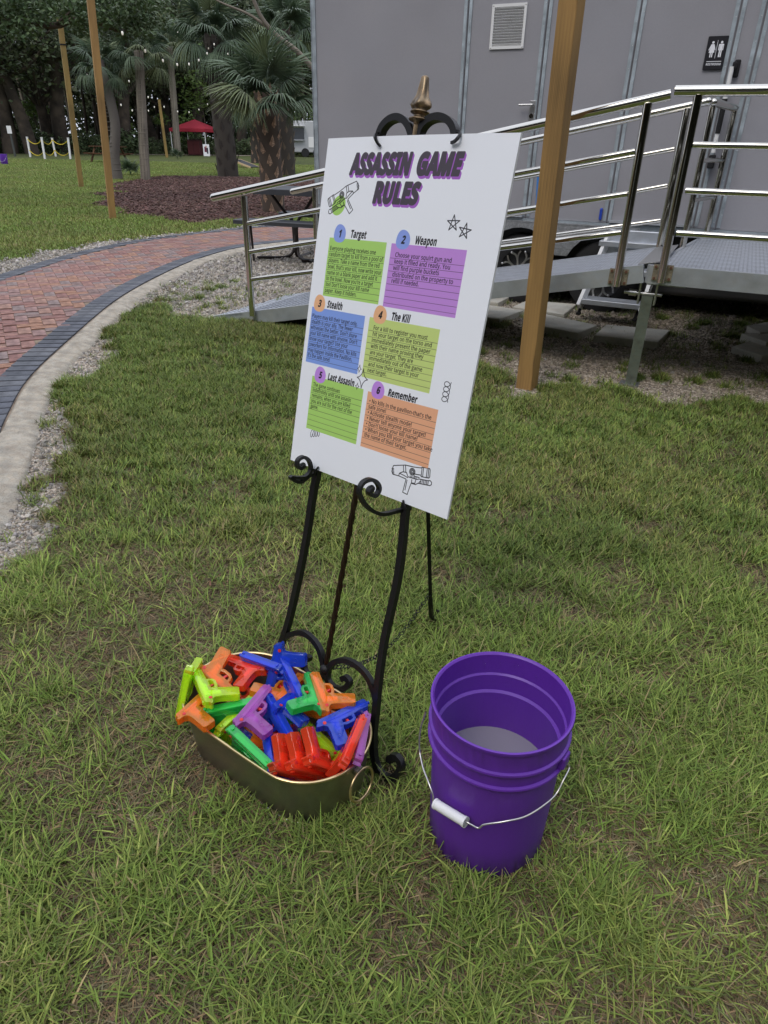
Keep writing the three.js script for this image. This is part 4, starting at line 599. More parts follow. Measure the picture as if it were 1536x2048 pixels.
const plastic = (r, g, b) => new THREE.MeshPhysicalMaterial({ color: lin(lerp(r, 1, 0.04), lerp(g, 1, 0.04), lerp(b, 1, 0.04)), roughness: 0.1, metalness: 0, transmission: 0.62, thickness: 0, ior: 1.45, clearcoat: 0.5, clearcoatRoughness: 0.12, side: THREE.DoubleSide });
const GC = { orange: plastic(1.0, 0.36, 0.0), red: plastic(1.0, 0.08, 0.0), blue: plastic(0.0, 0.09, 0.85), green: plastic(0.03, 0.78, 0.16), neon: plastic(0.72, 1.0, 0.0), purple: plastic(0.6, 0.14, 0.66) };
const CORE = { orange: core(1.0, 0.40, 0.01), red: core(1.0, 0.13, 0.04), blue: core(0.02, 0.14, 0.85), green: core(0.06, 0.75, 0.2), neon: core(0.8, 1.0, 0.03), purple: core(0.62, 0.2, 0.66) };
const trigMat = std(lin(0.62, 0.03, 0.03), 0.35);
{
  const z2 = (x, y) => [340 + x * 0.28646, 1280 + y * 0.28646]; // enlargement of the tub -> photograph
  const atH = (q, h) => { const [x, y] = z2(...q); const d = ray(x, y), t = (h - EYE.y) / d.y; return EYE.clone().addScaledVector(d, t); };
  const makeGun = (col, R, M, G, label) => { // R rear of slide, M muzzle, G grip end (world points)
    const o = thing('water_pistol', label, 'water pistol', V(0, 0, 0), 0, 'water pistols in the metal tub');
    const x = M.clone().sub(R).normalize(), g = G.clone().sub(R), y = g.addScaledVector(x, -g.dot(x)).negate().normalize(), z = x.clone().cross(y); const mid = R.clone().lerp(M, 0.5);
    o.setRotationFromMatrix(new THREE.Matrix4().makeBasis(x, y, z)); o.position.copy(mid);
    const b = part('body', gunGeo.body, GC[col], o); part('relief_lines', gunGeo.relief, GC[col], b); part('inner_tank', gunGeo.inner, CORE[col], b); part('sights', gunGeo.sight, GC[col], o); part('trigger', gunGeo.trigger, trigMat, o); part('filler_plug', gunGeo.plug, trigMat, o); part('nozzle', gunGeo.nozzle, GC[col], o); return o;
  };
  const H = 0.2;
  const list = [
    // colour, rear px+height, muzzle px+height, grip px+height, label
    ['neon', [130, 262], 0.235, [92, 455], 0.155, [190, 330], 0.13, 'neon yellow water pistol standing against the left end of the tub'],
    ['orange', [262, 205], 0.215, [455, 365], 0.185, [385, 95], 0.235, 'orange water pistol with its grip raised above the tub rim'],
    ['red', [640, 232], 0.205, [405, 148], 0.175, [480, 345], 0.195, 'red-orange water pistol lying behind the raised orange one'],
    ['neon', [300, 440], 0.235, [205, 230], 0.225, [510, 410], 0.225, 'neon yellow water pistol with red filler plug showing its whole side'],
    ['orange', [135, 515], 0.2, [285, 375], 0.195, [370, 600], 0.195, 'orange water pistol leaning over the long front rim'],
    ['orange', [722, 432], 0.185, [880, 268], 0.175, [545, 362], 0.2, 'orange water pistol crossed under the long blue one'],
    ['blue', [772, 118], 0.245, [728, 300], 0.175, [975, 190], 0.235, 'blue water pistol topmost at the back rim beside the easel'],
    ['blue', [725, 200], 0.215, [572, 145], 0.205, [705, 300], 0.13, 'blue water pistol seen from above, muzzle on the back rim'],
    ['blue', [905, 415], 0.2, [788, 178], 0.225, [800, 430], 0.14, 'blue water pistol with its long slide between orange and green ones'],
    ['green', [1040, 510], 0.215, [940, 235], 0.21, [880, 490], 0.225, 'green water pistol beside the blue slide, grip towards the middle'],
    ['orange', [1112, 492], 0.215, [1030, 248], 0.215, [1330, 380], 0.215, 'orange water pistol lying flat with grip at the right end rim'],
    ['blue', [1065, 615], 0.205, [1365, 470], 0.2, [1170, 830], 0.195, 'blue water pistol below the flat orange one, muzzle over the rim'],
    ['purple', [485, 605], 0.215, [700, 348], 0.215, [690, 740], 0.2, 'purple water pistol lying across the middle of the tub'],
    ['blue', [790, 470], 0.2, [880, 400], 0.165, [935, 635], 0.195, 'blue water pistol with grip towards the red ones'],
    ['blue', [690, 455], 0.195, [805, 665], 0.17, [640, 600], 0.14, 'blue water pistol tucked under the purple grip'],
    ['green', [440, 650], 0.2, [680, 880], 0.175, [370, 690], 0.12, 'green water pistol pointing down along the front rim'],
    ['blue', [722, 850], 0.165, [700, 720], 0.16, [800, 850], 0.11, 'blue water pistol end showing between green and red ones'],
    ['red', [790, 880], 0.17, [930, 925], 0.12, [782, 685], 0.2, 'red water pistol with upright grip next to the green muzzle'],
    ['red', [895, 865], 0.185, [1050, 905], 0.13, [872, 650], 0.215, 'red water pistol with upright grip, middle of the red row'],
    ['red', [1005, 830], 0.2, [1130, 870], 0.14, [990, 520], 0.235, 'red water pistol with the tallest upright grip of the red row'],
    ['red', [1190, 895], 0.205, [1335, 545], 0.215, [1150, 800], 0.13, 'red water pistol with slide along the right end rim'],
    ['purple', [1310, 805], 0.19, [1350, 590], 0.195, [1250, 760], 0.11, 'purple water pistol squeezed against the right end rim'],
    ['neon', [400, 600], 0.155, [555, 450], 0.165, [500, 600], 0.11, 'neon yellow water pistol mostly hidden under the purple one'],
    ['green', [325, 510], 0.185, [515, 470], 0.19, [360, 620], 0.12, 'green water pistol end under the neon yellow grip'],
    ['orange', [1160, 560], 0.15, [1030, 520], 0.15, [1130, 650], 0.1, 'orange water pistol sliver under the blue slide'],
    ['red', [660, 540], 0.15, [730, 680], 0.14, [600, 640], 0.09, 'red water pistol glimpsed through the purple trigger guard'],
  ];
  for (const [c, r, rh, m, mh, g, gh, label] of list) makeGun(c, atH(r, rh), atH(m, mh), atH(g, gh), label);
  // lower layer, glimpsed in the gaps
  const cols = ['red', 'orange', 'blue', 'neon', 'green', 'purple']; const cy = Math.cos(TUB.yaw), sy = Math.sin(TUB.yaw);
  for (let k = 0; k < 16; k++) { const lay = k < 8 ? 0.03 : 0.085, i = k % 8; const lx = (i % 4 - 1.5) * 0.074, lz = (i < 4 ? -1 : 1) * 0.05, a = rr(-0.25, 0.25) + (k % 2 ? Math.PI : 0) + TUB.yaw; const c = V(TUB.x + lx * cy - lz * sy, lay, TUB.z + lx * sy + lz * cy), d = V(Math.cos(a), rr(-0.1, 0.1), Math.sin(a)), p = V(-d.z, rr(-0.1, 0.1), d.x); if ((-sy * p.x + cy * p.z) * lz > 0) p.multiplyScalar(-1); makeGun(cols[(k * 5 + 2) % 6], c.clone().addScaledVector(d, -0.06), c.clone().addScaledVector(d, 0.06), c.clone().addScaledVector(d, -0.06).addScaledVector(p, 0.06), `${cols[(k * 5 + 2) % 6] === 'neon' ? 'neon yellow' : cols[(k * 5 + 2) % 6]} water pistol buried in the lower layers of the tub`); }
  void H;
}

// ------------------------------------------------------------ purple bucket
const BK = { x: 0.2702, z: -1.1243, rb: 0.1385, rt: 0.1505, rr: 0.1586, h: 0.4347 };
const bucketMat = std(0xffffff, 0.42, 0, { map: mottled(98, 46, 162, 0.07, 4), bumpMap: scaled(grainTex, 4), bumpScale: 0.0004 });
{
  const b = thing('bucket', 'purple plastic bucket with wire bail and white grip holding water beside the tub', 'bucket', V(BK.x, 0, BK.z));
  const h = BK.h, v2 = (l) => l.map(([r, y]) => new THREE.Vector2(r, y)); const R = (y) => lerp(BK.rb, BK.rt, y / h);
  const outer = [[0.0, 0.006], [BK.rb - 0.02, 0.006], [BK.rb - 0.018, 0.0], [BK.rb - 0.004, 0.0], [BK.rb, 0.006], [R(0.1), 0.1], [R(0.2), 0.2], [R(0.31), h - 0.115], [BK.rt + 0.006, h - 0.113], [BK.rt + 0.0085, h - 0.109], [BK.rt + 0.0075, h - 0.105], [BK.rt + 0.0015, h - 0.103], [BK.rt + 0.002, h - 0.072], [BK.rt + 0.0075, h - 0.070], [BK.rt + 0.009, h - 0.066], [BK.rt + 0.008, h - 0.062], [BK.rt + 0.0025, h - 0.060], [BK.rt + 0.003, h - 0.012], [BK.rr - 0.0015, h - 0.010], [BK.rr, h - 0.006], [BK.rr - 0.001, h - 0.001], [BK.rr - 0.005, h], [BK.rr - 0.009, h - 0.004], [BK.rt - 0.001, h - 0.014], [BK.rt - 0.002, h - 0.058], [BK.rt - 0.0065, h - 0.062], [BK.rt - 0.0065, h - 0.108], [R(h - 0.12) - 0.0105, h - 0.112], [R(0.2) - 0.008, 0.2], [R(0.02) - 0.006, 0.014], [0, 0.012]];
  const g = toCreasedNormals(new THREE.LatheGeometry(v2(outer), 96), 0.6); part('body', g, bucketMat, b);
  // bail ears
  const earR = onPlane(1128, 1527, V(BK.x, 0, BK.z), V(0, 0, 1)); const axis = V(0.88, 0, 0.36).normalize(); void earR;
  const cyl = (px, py, r) => { const d = ray(px, py), dx = d.x, dz = d.z, ox = EYE.x - BK.x, oz = EYE.z - BK.z; const A = dx * dx + dz * dz, Bq = 2 * (ox * dx + oz * dz), C = ox * ox + oz * oz - r * r, D = Bq * Bq - 4 * A * C; const t = D > 0 ? (-Bq - Math.sqrt(D)) / (2 * A) : -Bq / (2 * A); return EYE.clone().addScaledVector(d, t); };
  const eR = cyl(1128, 1524, 0.158), eL = eR.clone(); eL.x = 2 * BK.x - eR.x; eL.z = 2 * BK.z - eR.z; void axis;
  for (const e of [eR, eL]) { const n = V(e.x - BK.x, 0, e.z - BK.z).normalize(); const gg = rbox(0.034, 0.034, 0.02, 0.005); gg.rotateY(Math.atan2(n.x, n.z)); gg.translate(BK.x + n.x * (BK.rt + 0.004), h - 0.087, BK.z + n.z * (BK.rt + 0.004)); wpart('bail_ear', gg, bucketMat, b); }
  const wirePx = [[1132, 1525], [1139, 1533], [1128, 1558], [1112, 1588], [1088, 1610], [1050, 1633], [1008, 1643], [966, 1650], [957, 1656], [944, 1650], [935, 1645], [868, 1606], [866, 1590], [856, 1562], [846, 1535], [839, 1500], [840, 1462], [851, 1424]];
  const wp = wirePx.map(([x, y]) => cyl(x, y, 0.168)); wp[0] = eR.clone(); 
  const wire = std(lin(0.72, 0.72, 0.7), 0.3, 0.85);
  const bail = wpart('wire_bail', tube(wp, 0.0021, 160, 8), wire, b);
  const ga = cyl(932, 1645, 0.17), gb = cyl(870, 1607, 0.17); wpart('grip', [rod(ga, gb, 0.0115, 20), rod(ga, ga.clone().lerp(gb, 0.06), 0.0125, 20), rod(gb, gb.clone().lerp(ga, 0.06), 0.0125, 20)], std(lin(0.78, 0.79, 0.8), 0.45), b); void bail;
  // water: level read off the far inside wall
  const far = onPlane(985, 1455, V(0, 0, BK.z - 0.132), V(0, 0, 1)); const wl = Math.max(0.05, Math.min(0.3, far.y)); console.log('water level', wl);
  const wg = new THREE.CircleGeometry(R(wl) - 0.0085, 72); wg.rotateX(-Math.PI / 2); wg.translate(0, wl, 0); part('water', wg, new THREE.MeshPhysicalMaterial({ color: lin(0.62, 0.60, 0.66), roughness: 0.02, transmission: 0.62, thickness: 0, ior: 1.33, side: THREE.DoubleSide }), b);
  // splashed drops on the inside wall
  const drops = []; for (let k = 0; k < 46; k++) { const a = rr(-2.4, -0.7), y = h - rr(0.02, 0.1), r = (y > h - 0.06 ? BK.rt - 0.0016 : BK.rt - 0.0046), s = rr(0.0008, 0.002); const d = new THREE.SphereGeometry(s, 7, 5); d.translate(r * Math.cos(a), y, r * Math.sin(a)); drops.push(d); }
  part('water_drops', drops, new THREE.MeshPhysicalMaterial({ color: 0xffffff, roughness: 0.05, transmission: 1, thickness: 0.002, ior: 1.33 }), b).userData.kind = 'stuff';
}
// ------------------------------------------------------------ timber posts and light strings
const woodMat = std(0xffffff, 0.8, 0, { map: scaled(woodTex, 5, 0.5), bumpMap: scaled(woodTex, 5, 0.5), bumpScale: 0.004 });
const woodPale = std(0xffffff, 0.85, 0, { map: scaled(woodTex, 5, 0.5), color: lin(0.82, 0.95, 0.9) });
function timber(name, label, foot, topPt, side, yaw, mat, group) {
  const o = thing(name, label, 'post', foot, 0, group); const L = foot.distanceTo(topPt);
  const g = new RoundedBoxGeometry(side, L + 0.1, side, 1, 0.006); const u = boxUV(g, 1); u.rotateY(yaw);
  const { m } = basisFrom(V(0, -0.1, 0), topPt.clone().sub(foot)); // keep own yaw: align +y only
  const q = new THREE.Quaternion().setFromUnitVectors(V(0, 1, 0), topPt.clone().sub(foot).normalize()); u.translate(0, L / 2 - 0.05, 0); u.applyQuaternion(q); void m;
  part('shaft', u, mat, o); return o;
}
{
  const f1 = onGround(1053, 776), t1 = above(f1, 1142, 20); const up = t1.clone().sub(f1); const top1 = f1.clone().addScaledVector(up, 1.7);
  const p1 = timber('timber_post', 'brown square timber post standing between poster and ramp leg', f1, top1, 0.112, -0.62, woodMat, 'light string posts');
  for (const [px, py, r] of []) { const q = above(f1, px, py); const d = EYE.clone().sub(q).setY(0).normalize(); const g = new THREE.CylinderGeometry(r, r, 0.004, 14); g.scale(1, 1, 1.5); g.rotateX(Math.PI / 2); const n = V(Math.sin(-0.62), 0, Math.cos(-0.62)); g.rotateY(-0.62); const c = f1.clone().lerp(top1, (q.y - f1.y) / (top1.y - f1.y)).addScaledVector(n, 0.0555); void d; g.translate(c.x, c.y, c.z); wpart('knot', g, std(lin(0.09, 0.045, 0.018), 0.8), p1); }
  const f2 = onGround(226, 440), t2 = above(f2, 181, 0).sub(f2); const top2 = f2.clone().addScaledVector(t2, 1.15);
  timber('timber_post', 'tall square timber post beside the mulch bed, top out of view', f2, top2, 0.115, 0.5, woodMat, 'light string posts');
  const f3 = onGround(163, 376), t3 = above(f3, 119, 38); const p3 = timber('timber_post', 'timber post with black band standing in the lawn', f3, t3, 0.13, 0.5, woodPale, 'light string posts');
  { const c = f3.clone().lerp(t3, 0.86); const g = box(0.15, 0.03, 0.15); g.rotateY(0.5); g.translate(c.x, c.y, c.z); wpart('band', g, darkVoid, p3); }
  const f4 = onGround(334, 315), t4 = above(f4, 318, 199); timber('timber_post', 'slim timber post at the far edge of the lawn', f4, t4, 0.16, 0.4, woodPale, 'light string posts');
  // strings of clear bulbs between the posts
  const bulbG = new THREE.SphereGeometry(0.05, 8, 6); bulbG.scale(0.8, 1.4, 0.8); const bulbM = std(lin(0.85, 0.83, 0.78), 0.15, 0, { emissive: lin(0.5, 0.45, 0.36), emissiveIntensity: 0.35 }); const sock = new THREE.CylinderGeometry(0.028, 0.028, 0.07, 8);
  const string = (a, b, sag, n, label, sc) => { const o = thing('light_string', label, 'string lights', V(a.x, groundY(a.x, a.z), a.z), 0, 'bulb strings'); const pts = []; for (let k = 0; k <= 16; k++) { const t = k / 16, p = a.clone().lerp(b, t); p.y -= sag * 4 * t * (1 - t); pts.push(p); } wpart('cable', tube(pts, 0.006 * sc, 40, 5), darkVoid, o); for (let k = 1; k < n; k++) { const t = k / n, p = a.clone().lerp(b, t); p.y -= sag * 4 * t * (1 - t) + 0.1 * sc; const g = bulbG.clone(); g.scale(sc, sc, sc); g.translate(p.x, p.y, p.z); const bu = wpart('bulb', g, bulbM, o); const s = sock.clone(); s.scale(sc, sc, sc); s.translate(p.x, p.y + 0.09 * sc, p.z); wpart('socket', s, darkVoid, bu); } };
  const at3 = (px, py, dist) => EYE.clone().addScaledVector(ray(px, py).normalize(), dist);
  string(at3(120, 84, 24), at3(318, 200, 50), 1.0, 8, 'string of clear bulbs from the banded post to the far slim post', 0.7);
  string(at3(184, 0, 15), at3(440, 62, 30), 0.9, 9, 'string of clear bulbs crossing to the dark palm', 0.55);
  string(at3(330, 42, 38), at3(560, 105, 21), 0.4, 6, 'string of clear bulbs passing the fan palm crown', 0.55);
  string(at3(210, 110, 30), at3(430, 190, 48), 1.2, 8, 'string of clear bulbs hanging in front of the dark woods', 0.65);
}
// ------------------------------------------------------------ things on the far lawn
{
  // white posts with two yellow ropes
  const feet = [[61, 314], [90, 318], [112, 313], [141, 318]].map(([x, y]) => onGround(x, y)), tops = [[54, 275], [83, 276], [104, 277], [136, 277]];
  const ph = 1.18; const posts = feet.map((f, i) => { const o = thing('rope_post', ['white rope post at the left end of the yellow ropes', 'white rope post nearest in front of the yellow rope bay', 'white rope post set back between the yellow ropes', 'white rope post at the right end of the yellow ropes'][i], 'post', f, 0, 'white posts of the rope barrier'); const t = above(f, ...tops[i]).sub(f); const L = Math.min(1.5, t.length()); t.normalize(); part('shaft', [bar(V(0, -0.05, 0), t.clone().multiplyScalar(L), 0.085, 0.085)], whitePaint, o); part('cap', rbox(0.11, 0.03, 0.11, 0.01, t.x * L, t.y * L + 0.02, t.z * L), whitePaint, o); return { f, t, L }; }); void ph;
  const ropeM = std(lin(0.55, 0.42, 0.02), 0.7);
  for (let i = 0; i < 3; i++) for (const k of [0.93, 0.36]) { const A = posts[i], Bp = posts[i + 1]; const a = A.f.clone().addScaledVector(A.t, A.L * k), b = Bp.f.clone().addScaledVector(Bp.t, Bp.L * k); const pts = []; for (let q = 0; q <= 8; q++) { const t = q / 8, p = a.clone().lerp(b, t); p.y -= 0.24 * 4 * t * (1 - t); pts.push(p); } const o = thing('yellow_rope', `yellow ${k > 0.5 ? 'upper' : 'lower'} rope sagging between white posts, ${['first', 'middle', 'last'][i]} bay from the purple bucket`, 'rope', V(a.x, groundY(a.x, a.z), a.z), 0, 'ropes of the rope barrier'); wpart('rope', tube(pts, 0.022, 24, 6), ropeM, o); }
  // second bucket
  const fb = onGround(10, 330); const b2 = thing('bucket', 'purple bucket standing alone far across the lawn', 'bucket', fb); const s = 1.05; part('body', new THREE.LatheGeometry([[0, 0.01], [0.135, 0], [0.15, 0.3], [0.16, 0.31], [0.155, 0.32], [0.165, 0.42], [0.158, 0.425], [0.145, 0.3], [0.128, 0.02], [0, 0.015]].map(([r, y]) => new THREE.Vector2(r * s, y * s)), 32), bucketMat, b2); part('wire_bail', tube([V(-0.165, 0.36, 0.02), V(-0.1, 0.18, 0.17), V(0, 0.13, 0.2), V(0.1, 0.18, 0.17), V(0.165, 0.36, 0.02)], 0.004, 24, 6), whitePaint, b2);
  // wooden picnic table
  const ft = onGround(220, 326), pt = thing('picnic_table', 'dark brown wooden picnic table far across the lawn', 'table', ft, -0.35); const dk = std(0xffffff, 0.85, 0, { map: scaled(woodTex, 3, 0.6), color: lin(0.22, 0.14, 0.10) });
  for (let k = 0; k < 4; k++) part('top_plank', boxUV(box(1.8, 0.04, 0.17, 0, 0.75, -0.27 + k * 0.18)), dk, pt); for (const z of [-0.68, 0.68]) part('bench_plank', boxUV(box(1.8, 0.04, 0.24, 0, 0.44, z)), dk, pt);
  for (const x of [-0.62, 0.62]) { part('leg_frame', [bar(V(x, 0, -0.66), V(x, 0.74, -0.2), 0.09, 0.05), bar(V(x, 0, 0.66), V(x, 0.74, 0.2), 0.09, 0.05), bar(V(x + 0.05, 0.4, -0.75), V(x + 0.05, 0.4, 0.75), 0.1, 0.04)], dk, pt); }
  // cornhole board
  const fc = onGround(492, 337), cb = thing('cornhole_board', 'black topped cornhole board tilted on pale legs in the lawn', 'game board', fc, -0.55); const bt = new THREE.Shape(); bt.moveTo(-0.6, -0.3); bt.lineTo(0.6, -0.3); bt.lineTo(0.6, 0.3); bt.lineTo(-0.6, 0.3); bt.closePath(); const hole = new THREE.Path(); hole.absarc(-0.38, 0, 0.076, 0, 6.283); bt.holes.push(hole); const bg = new THREE.ExtrudeGeometry(bt, { depth: 0.03, bevelEnabled: false }); bg.rotateX(-Math.PI / 2); bg.rotateZ(-0.24); bg.translate(0, 0.2, 0); part('board', bg, std(lin(0.02, 0.02, 0.022), 0.6), cb);
  part('frame', (() => { const l = [box(1.2, 0.08, 0.03, 0, 0, -0.315), box(1.2, 0.08, 0.03, 0, 0, 0.315), box(0.03, 0.08, 0.66, -0.61, 0, 0)]; const g = merge(l); g.rotateZ(-0.24); g.translate(0, 0.2, 0); return g; })(), std(lin(0.5, 0.36, 0.2), 0.7), cb); for (const z of [-0.29, 0.29]) part('leg', box(0.05, 0.32, 0.05, -0.52, 0.16, z), std(lin(0.5, 0.36, 0.2), 0.7), cb);
  // red canopy tent
  const fr = onGround(396, 311), ct = thing('canopy_tent', 'dark red peaked canopy tent on white poles by the woods', 'tent', fr, -0.2); const W = 1.35, eh = 1.62, red = std(lin(0.33, 0.012, 0.03), 0.7); const roof = new THREE.ConeGeometry(W * 1.414, 0.62, 4, 3, true); roof.rotateY(Math.PI / 4); roof.translate(0, eh + 0.31 + 0.06, 0); part('canopy', roof, red, ct); for (let k = 0; k < 4; k++) { const g = box(2 * W, 0.2, 0.02, 0, eh - 0.02, W); g.rotateY(k * Math.PI / 2); part('valance', g, red, ct); const pole = rod(V(W - 0.05, 0, W - 0.05), V(W - 0.05, eh, W - 0.05), 0.03, 8); pole.rotateY(k * Math.PI / 2); part('pole', pole, whitePaint, ct); }
  const ch = thing('storage_cabinet', 'dark red cabinet under the red canopy tent', 'cabinet', V(fr.x - 0.1, fr.y, fr.z + 0.2), -0.2); part('carcass', rbox(0.95, 0.95, 0.5, 0.02, 0, 0.5, 0), std(lin(0.07, 0.012, 0.014), 0.7), ch); part('lid', rbox(1.02, 0.06, 0.56, 0.02, 0, 1.01, 0), std(lin(0.04, 0.01, 0.01), 0.7), ch); for (const x of [-0.24, 0.24]) part('door', rbox(0.44, 0.8, 0.02, 0.01, x, 0.5, 0.262), std(lin(0.10, 0.015, 0.016), 0.7), ch);
  // leaning poster beside the tent
  const fs = onGround(414, 314), sgn = thing('display_sign', 'small white framed picture sign leaning beside the canopy tent', 'sign', fs, 0.25); const sgT = canvasTex(128, 220, (c, w, h) => { c.fillStyle = '#d8d8d8'; c.fillRect(0, 0, w, h); c.fillStyle = '#5c2030'; c.fillRect(20, 40, 50, 110); c.fillStyle = '#2a2a30'; c.fillRect(70, 60, 38, 120); c.fillStyle = '#b08070'; c.fillRect(50, 20, 30, 40); }); const sp1 = box(0.42, 0.74, 0.03, 0, 0.42, 0); sp1.rotateX(-0.2); part('board', sp1, whitePaint, sgn); const sp2 = new THREE.PlaneGeometry(0.37, 0.68); sp2.translate(0, 0.42, 0.018); sp2.rotateX(-0.2); part('print', sp2, std(0xffffff, 0.7, 0, { map: sgT }), sgn); part('prop', [bar(V(0, 0.0, -0.32), V(0, 0.7, -0.16), 0.03, 0.03)], darkVoid, sgn);
  // tall toy game
  const fg = onGround(459, 325), gm = thing('lawn_game', 'tall red blue and green lawn game behind the dark palm', 'game', fg, 0.2); [[0.0, lin(0.03, 0.3, 0.12)], [0.22, lin(0.02, 0.08, 0.4)], [0.44, lin(0.02, 0.1, 0.4)], [0.66, lin(0.45, 0.03, 0.03)]].forEach(([y, c]) => part('block', rbox(0.34, 0.2, 0.3, 0.02, 0, y + 0.1, 0), std(c, 0.5), gm)); part('mast', [rod(V(0.26, 0, 0), V(0.24, 1.75, 0), 0.03, 8)], std(lin(0.05, 0.4, 0.2), 0.5), gm);
  // food trailer
  const fT = onGround(606, 314); const tr = thing('food_trailer', 'white food trailer with dark serving hatch behind the palms', 'trailer', fT, -0.15); part('body', rbox(4.2, 2.1, 2.0, 0.08, 0.6, 1.35, -1.0), std(lin(0.42, 0.43, 0.44), 0.55), tr); part('hatch_painted_shade', box(1.3, 0.75, 0.03, -0.5, 1.55, 0.012), std(lin(0.05, 0.055, 0.06), 0.12), tr); const aw = box(1.4, 0.04, 0.7, -0.5, 2.05, 0.34); part('awning', aw, whitePaint, tr); part('counter', box(1.3, 0.05, 0.3, -0.5, 1.12, 0.16), steelDull, tr); for (const x of [0.2, 1.1]) part('wheel', [rod(V(x, 0.3, -0.12), V(x, 0.3, 0.03), 0.3, 20)], rubber, tr); part('menu_board', box(0.55, 0.7, 0.03, 0.75, 1.0, 0.03), whitePaint, tr);  // serving opening is a flat panel, its inner shade painted as dark colour
  // small sign board at the wood edge
  const fw = onGround(30, 313), sn = thing('notice_sign', 'small white notice sign on a dark post by the woods', 'sign', fw); part('post', box(0.1, 1.3, 0.08, 0.0, 0.65, -0.04), std(lin(0.06, 0.065, 0.06), 0.9), sn); part('panel', box(0.26, 0.4, 0.03, 0, 1.4, 0.02), whitePaint, sn);
}
// ------------------------------------------------------------ black mesh picnic table behind the ramp
{
  const f = onGround(575, 518); const t = thing('metal_picnic_table', 'dark metal picnic table with tubular legs between ramp and path', 'table', V(f.x + 0.15, f.y, f.z - 0.1), -0.32); const m = std(lin(0.06, 0.065, 0.075), 0.45, 0.3), lg = std(lin(0.03, 0.024, 0.022), 0.5, 0.3);
  part('tabletop', [rbox(1.3, 0.03, 0.78, 0.012, 0.22, 0.84, 0), box(1.3, 0.05, 0.02, 0.22, 0.81, 0.38), box(0.02, 0.05, 0.78, -0.42, 0.81, 0)], m, t);
  for (const z of [-0.72, 0.72]) part('bench', [rbox(1.3, 0.03, 0.28, 0.01, 0.12, 0.5, z * 0.86), box(1.3, 0.04, 0.015, 0.12, 0.485, z * 0.86 + 0.13)], m, t);
  for (const x of [-0.02, 0.62]) part('y_leg', [tube([V(x - 0.32, 0.8, 0.1), V(x - 0.16, 0.6, 0.08), V(x - 0.03, 0.44, 0.05), V(x - 0.02, 0.2, 0.05), V(x - 0.06, 0.05, 0.1), V(x - 0.4, 0.03, 0.4)], 0.02, 40, 8), tube([V(x + 0.32, 0.8, 0.1), V(x + 0.16, 0.6, 0.08), V(x + 0.03, 0.44, 0.05), V(x + 0.02, 0.2, 0.05), V(x + 0.06, 0.05, 0.1), V(x + 0.4, 0.03, 0.4)], 0.02, 40, 8), tube([V(x, 0.3, 0.05), V(x, 0.05, 0.05), V(x, 0.02, -0.4)], 0.02, 20, 8)], lg, t);
  for (const x of [-0.38, 0.62]) for (const z of [-0.6, 0.6]) part('bench_leg', [tube([V(x, 0.49, z), V(x + 0.01, 0.25, z), V(x + 0.02, 0.02, z)], 0.016, 16, 8)], lg, t);
}
// ------------------------------------------------------------ trees
const barkTex = dataTex(256, (u, v) => { const a = fbm(u * 18, v * 5, 5, 0), k = 0.45 + 0.9 * a; return [78 * k, 68 * k, 58 * k]; });
const barkM = std(0xffffff, 0.95, 0, { map: scaled(barkTex, 1, 1), bumpMap: scaled(barkTex, 1, 1), bumpScale: 0.03 });
const barkDark = barkM;
const barkPale = std(0xffffff, 0.95, 0, { map: scaled(dataTex(256, (u, v) => { const a = fbm(u * 8, v * 40, 4, 0), k = 0.6 + 0.7 * a; return [122 * k, 114 * k, 102 * k]; }), 1, 1) });
const leafM = (r, g, b) => new THREE.MeshPhysicalMaterial({ color: lin(r, g, b), roughness: 0.75, side: THREE.DoubleSide, vertexColors: true, transmission: 0.25, thickness: 0 });
function taperTube(pts, r0, r1, seg = 14, rad = 9) { const c = new THREE.CatmullRomCurve3(pts), g = new THREE.TubeGeometry(c, seg, 1, rad), p = g.attributes.position; const P = c.getSpacedPoints(seg); for (let i = 0; i <= seg; i++) { const r = lerp(r0, r1, i / seg), q = c.getPointAt(i / seg); for (let k = 0; k <= rad; k++) { const j = i * (rad + 1) + k; p.setXYZ(j, q.x + (p.getX(j) - q.x) * r, q.y + (p.getY(j) - q.y) * r, q.z + (p.getZ(j) - q.z) * r); } } void P; return g; }
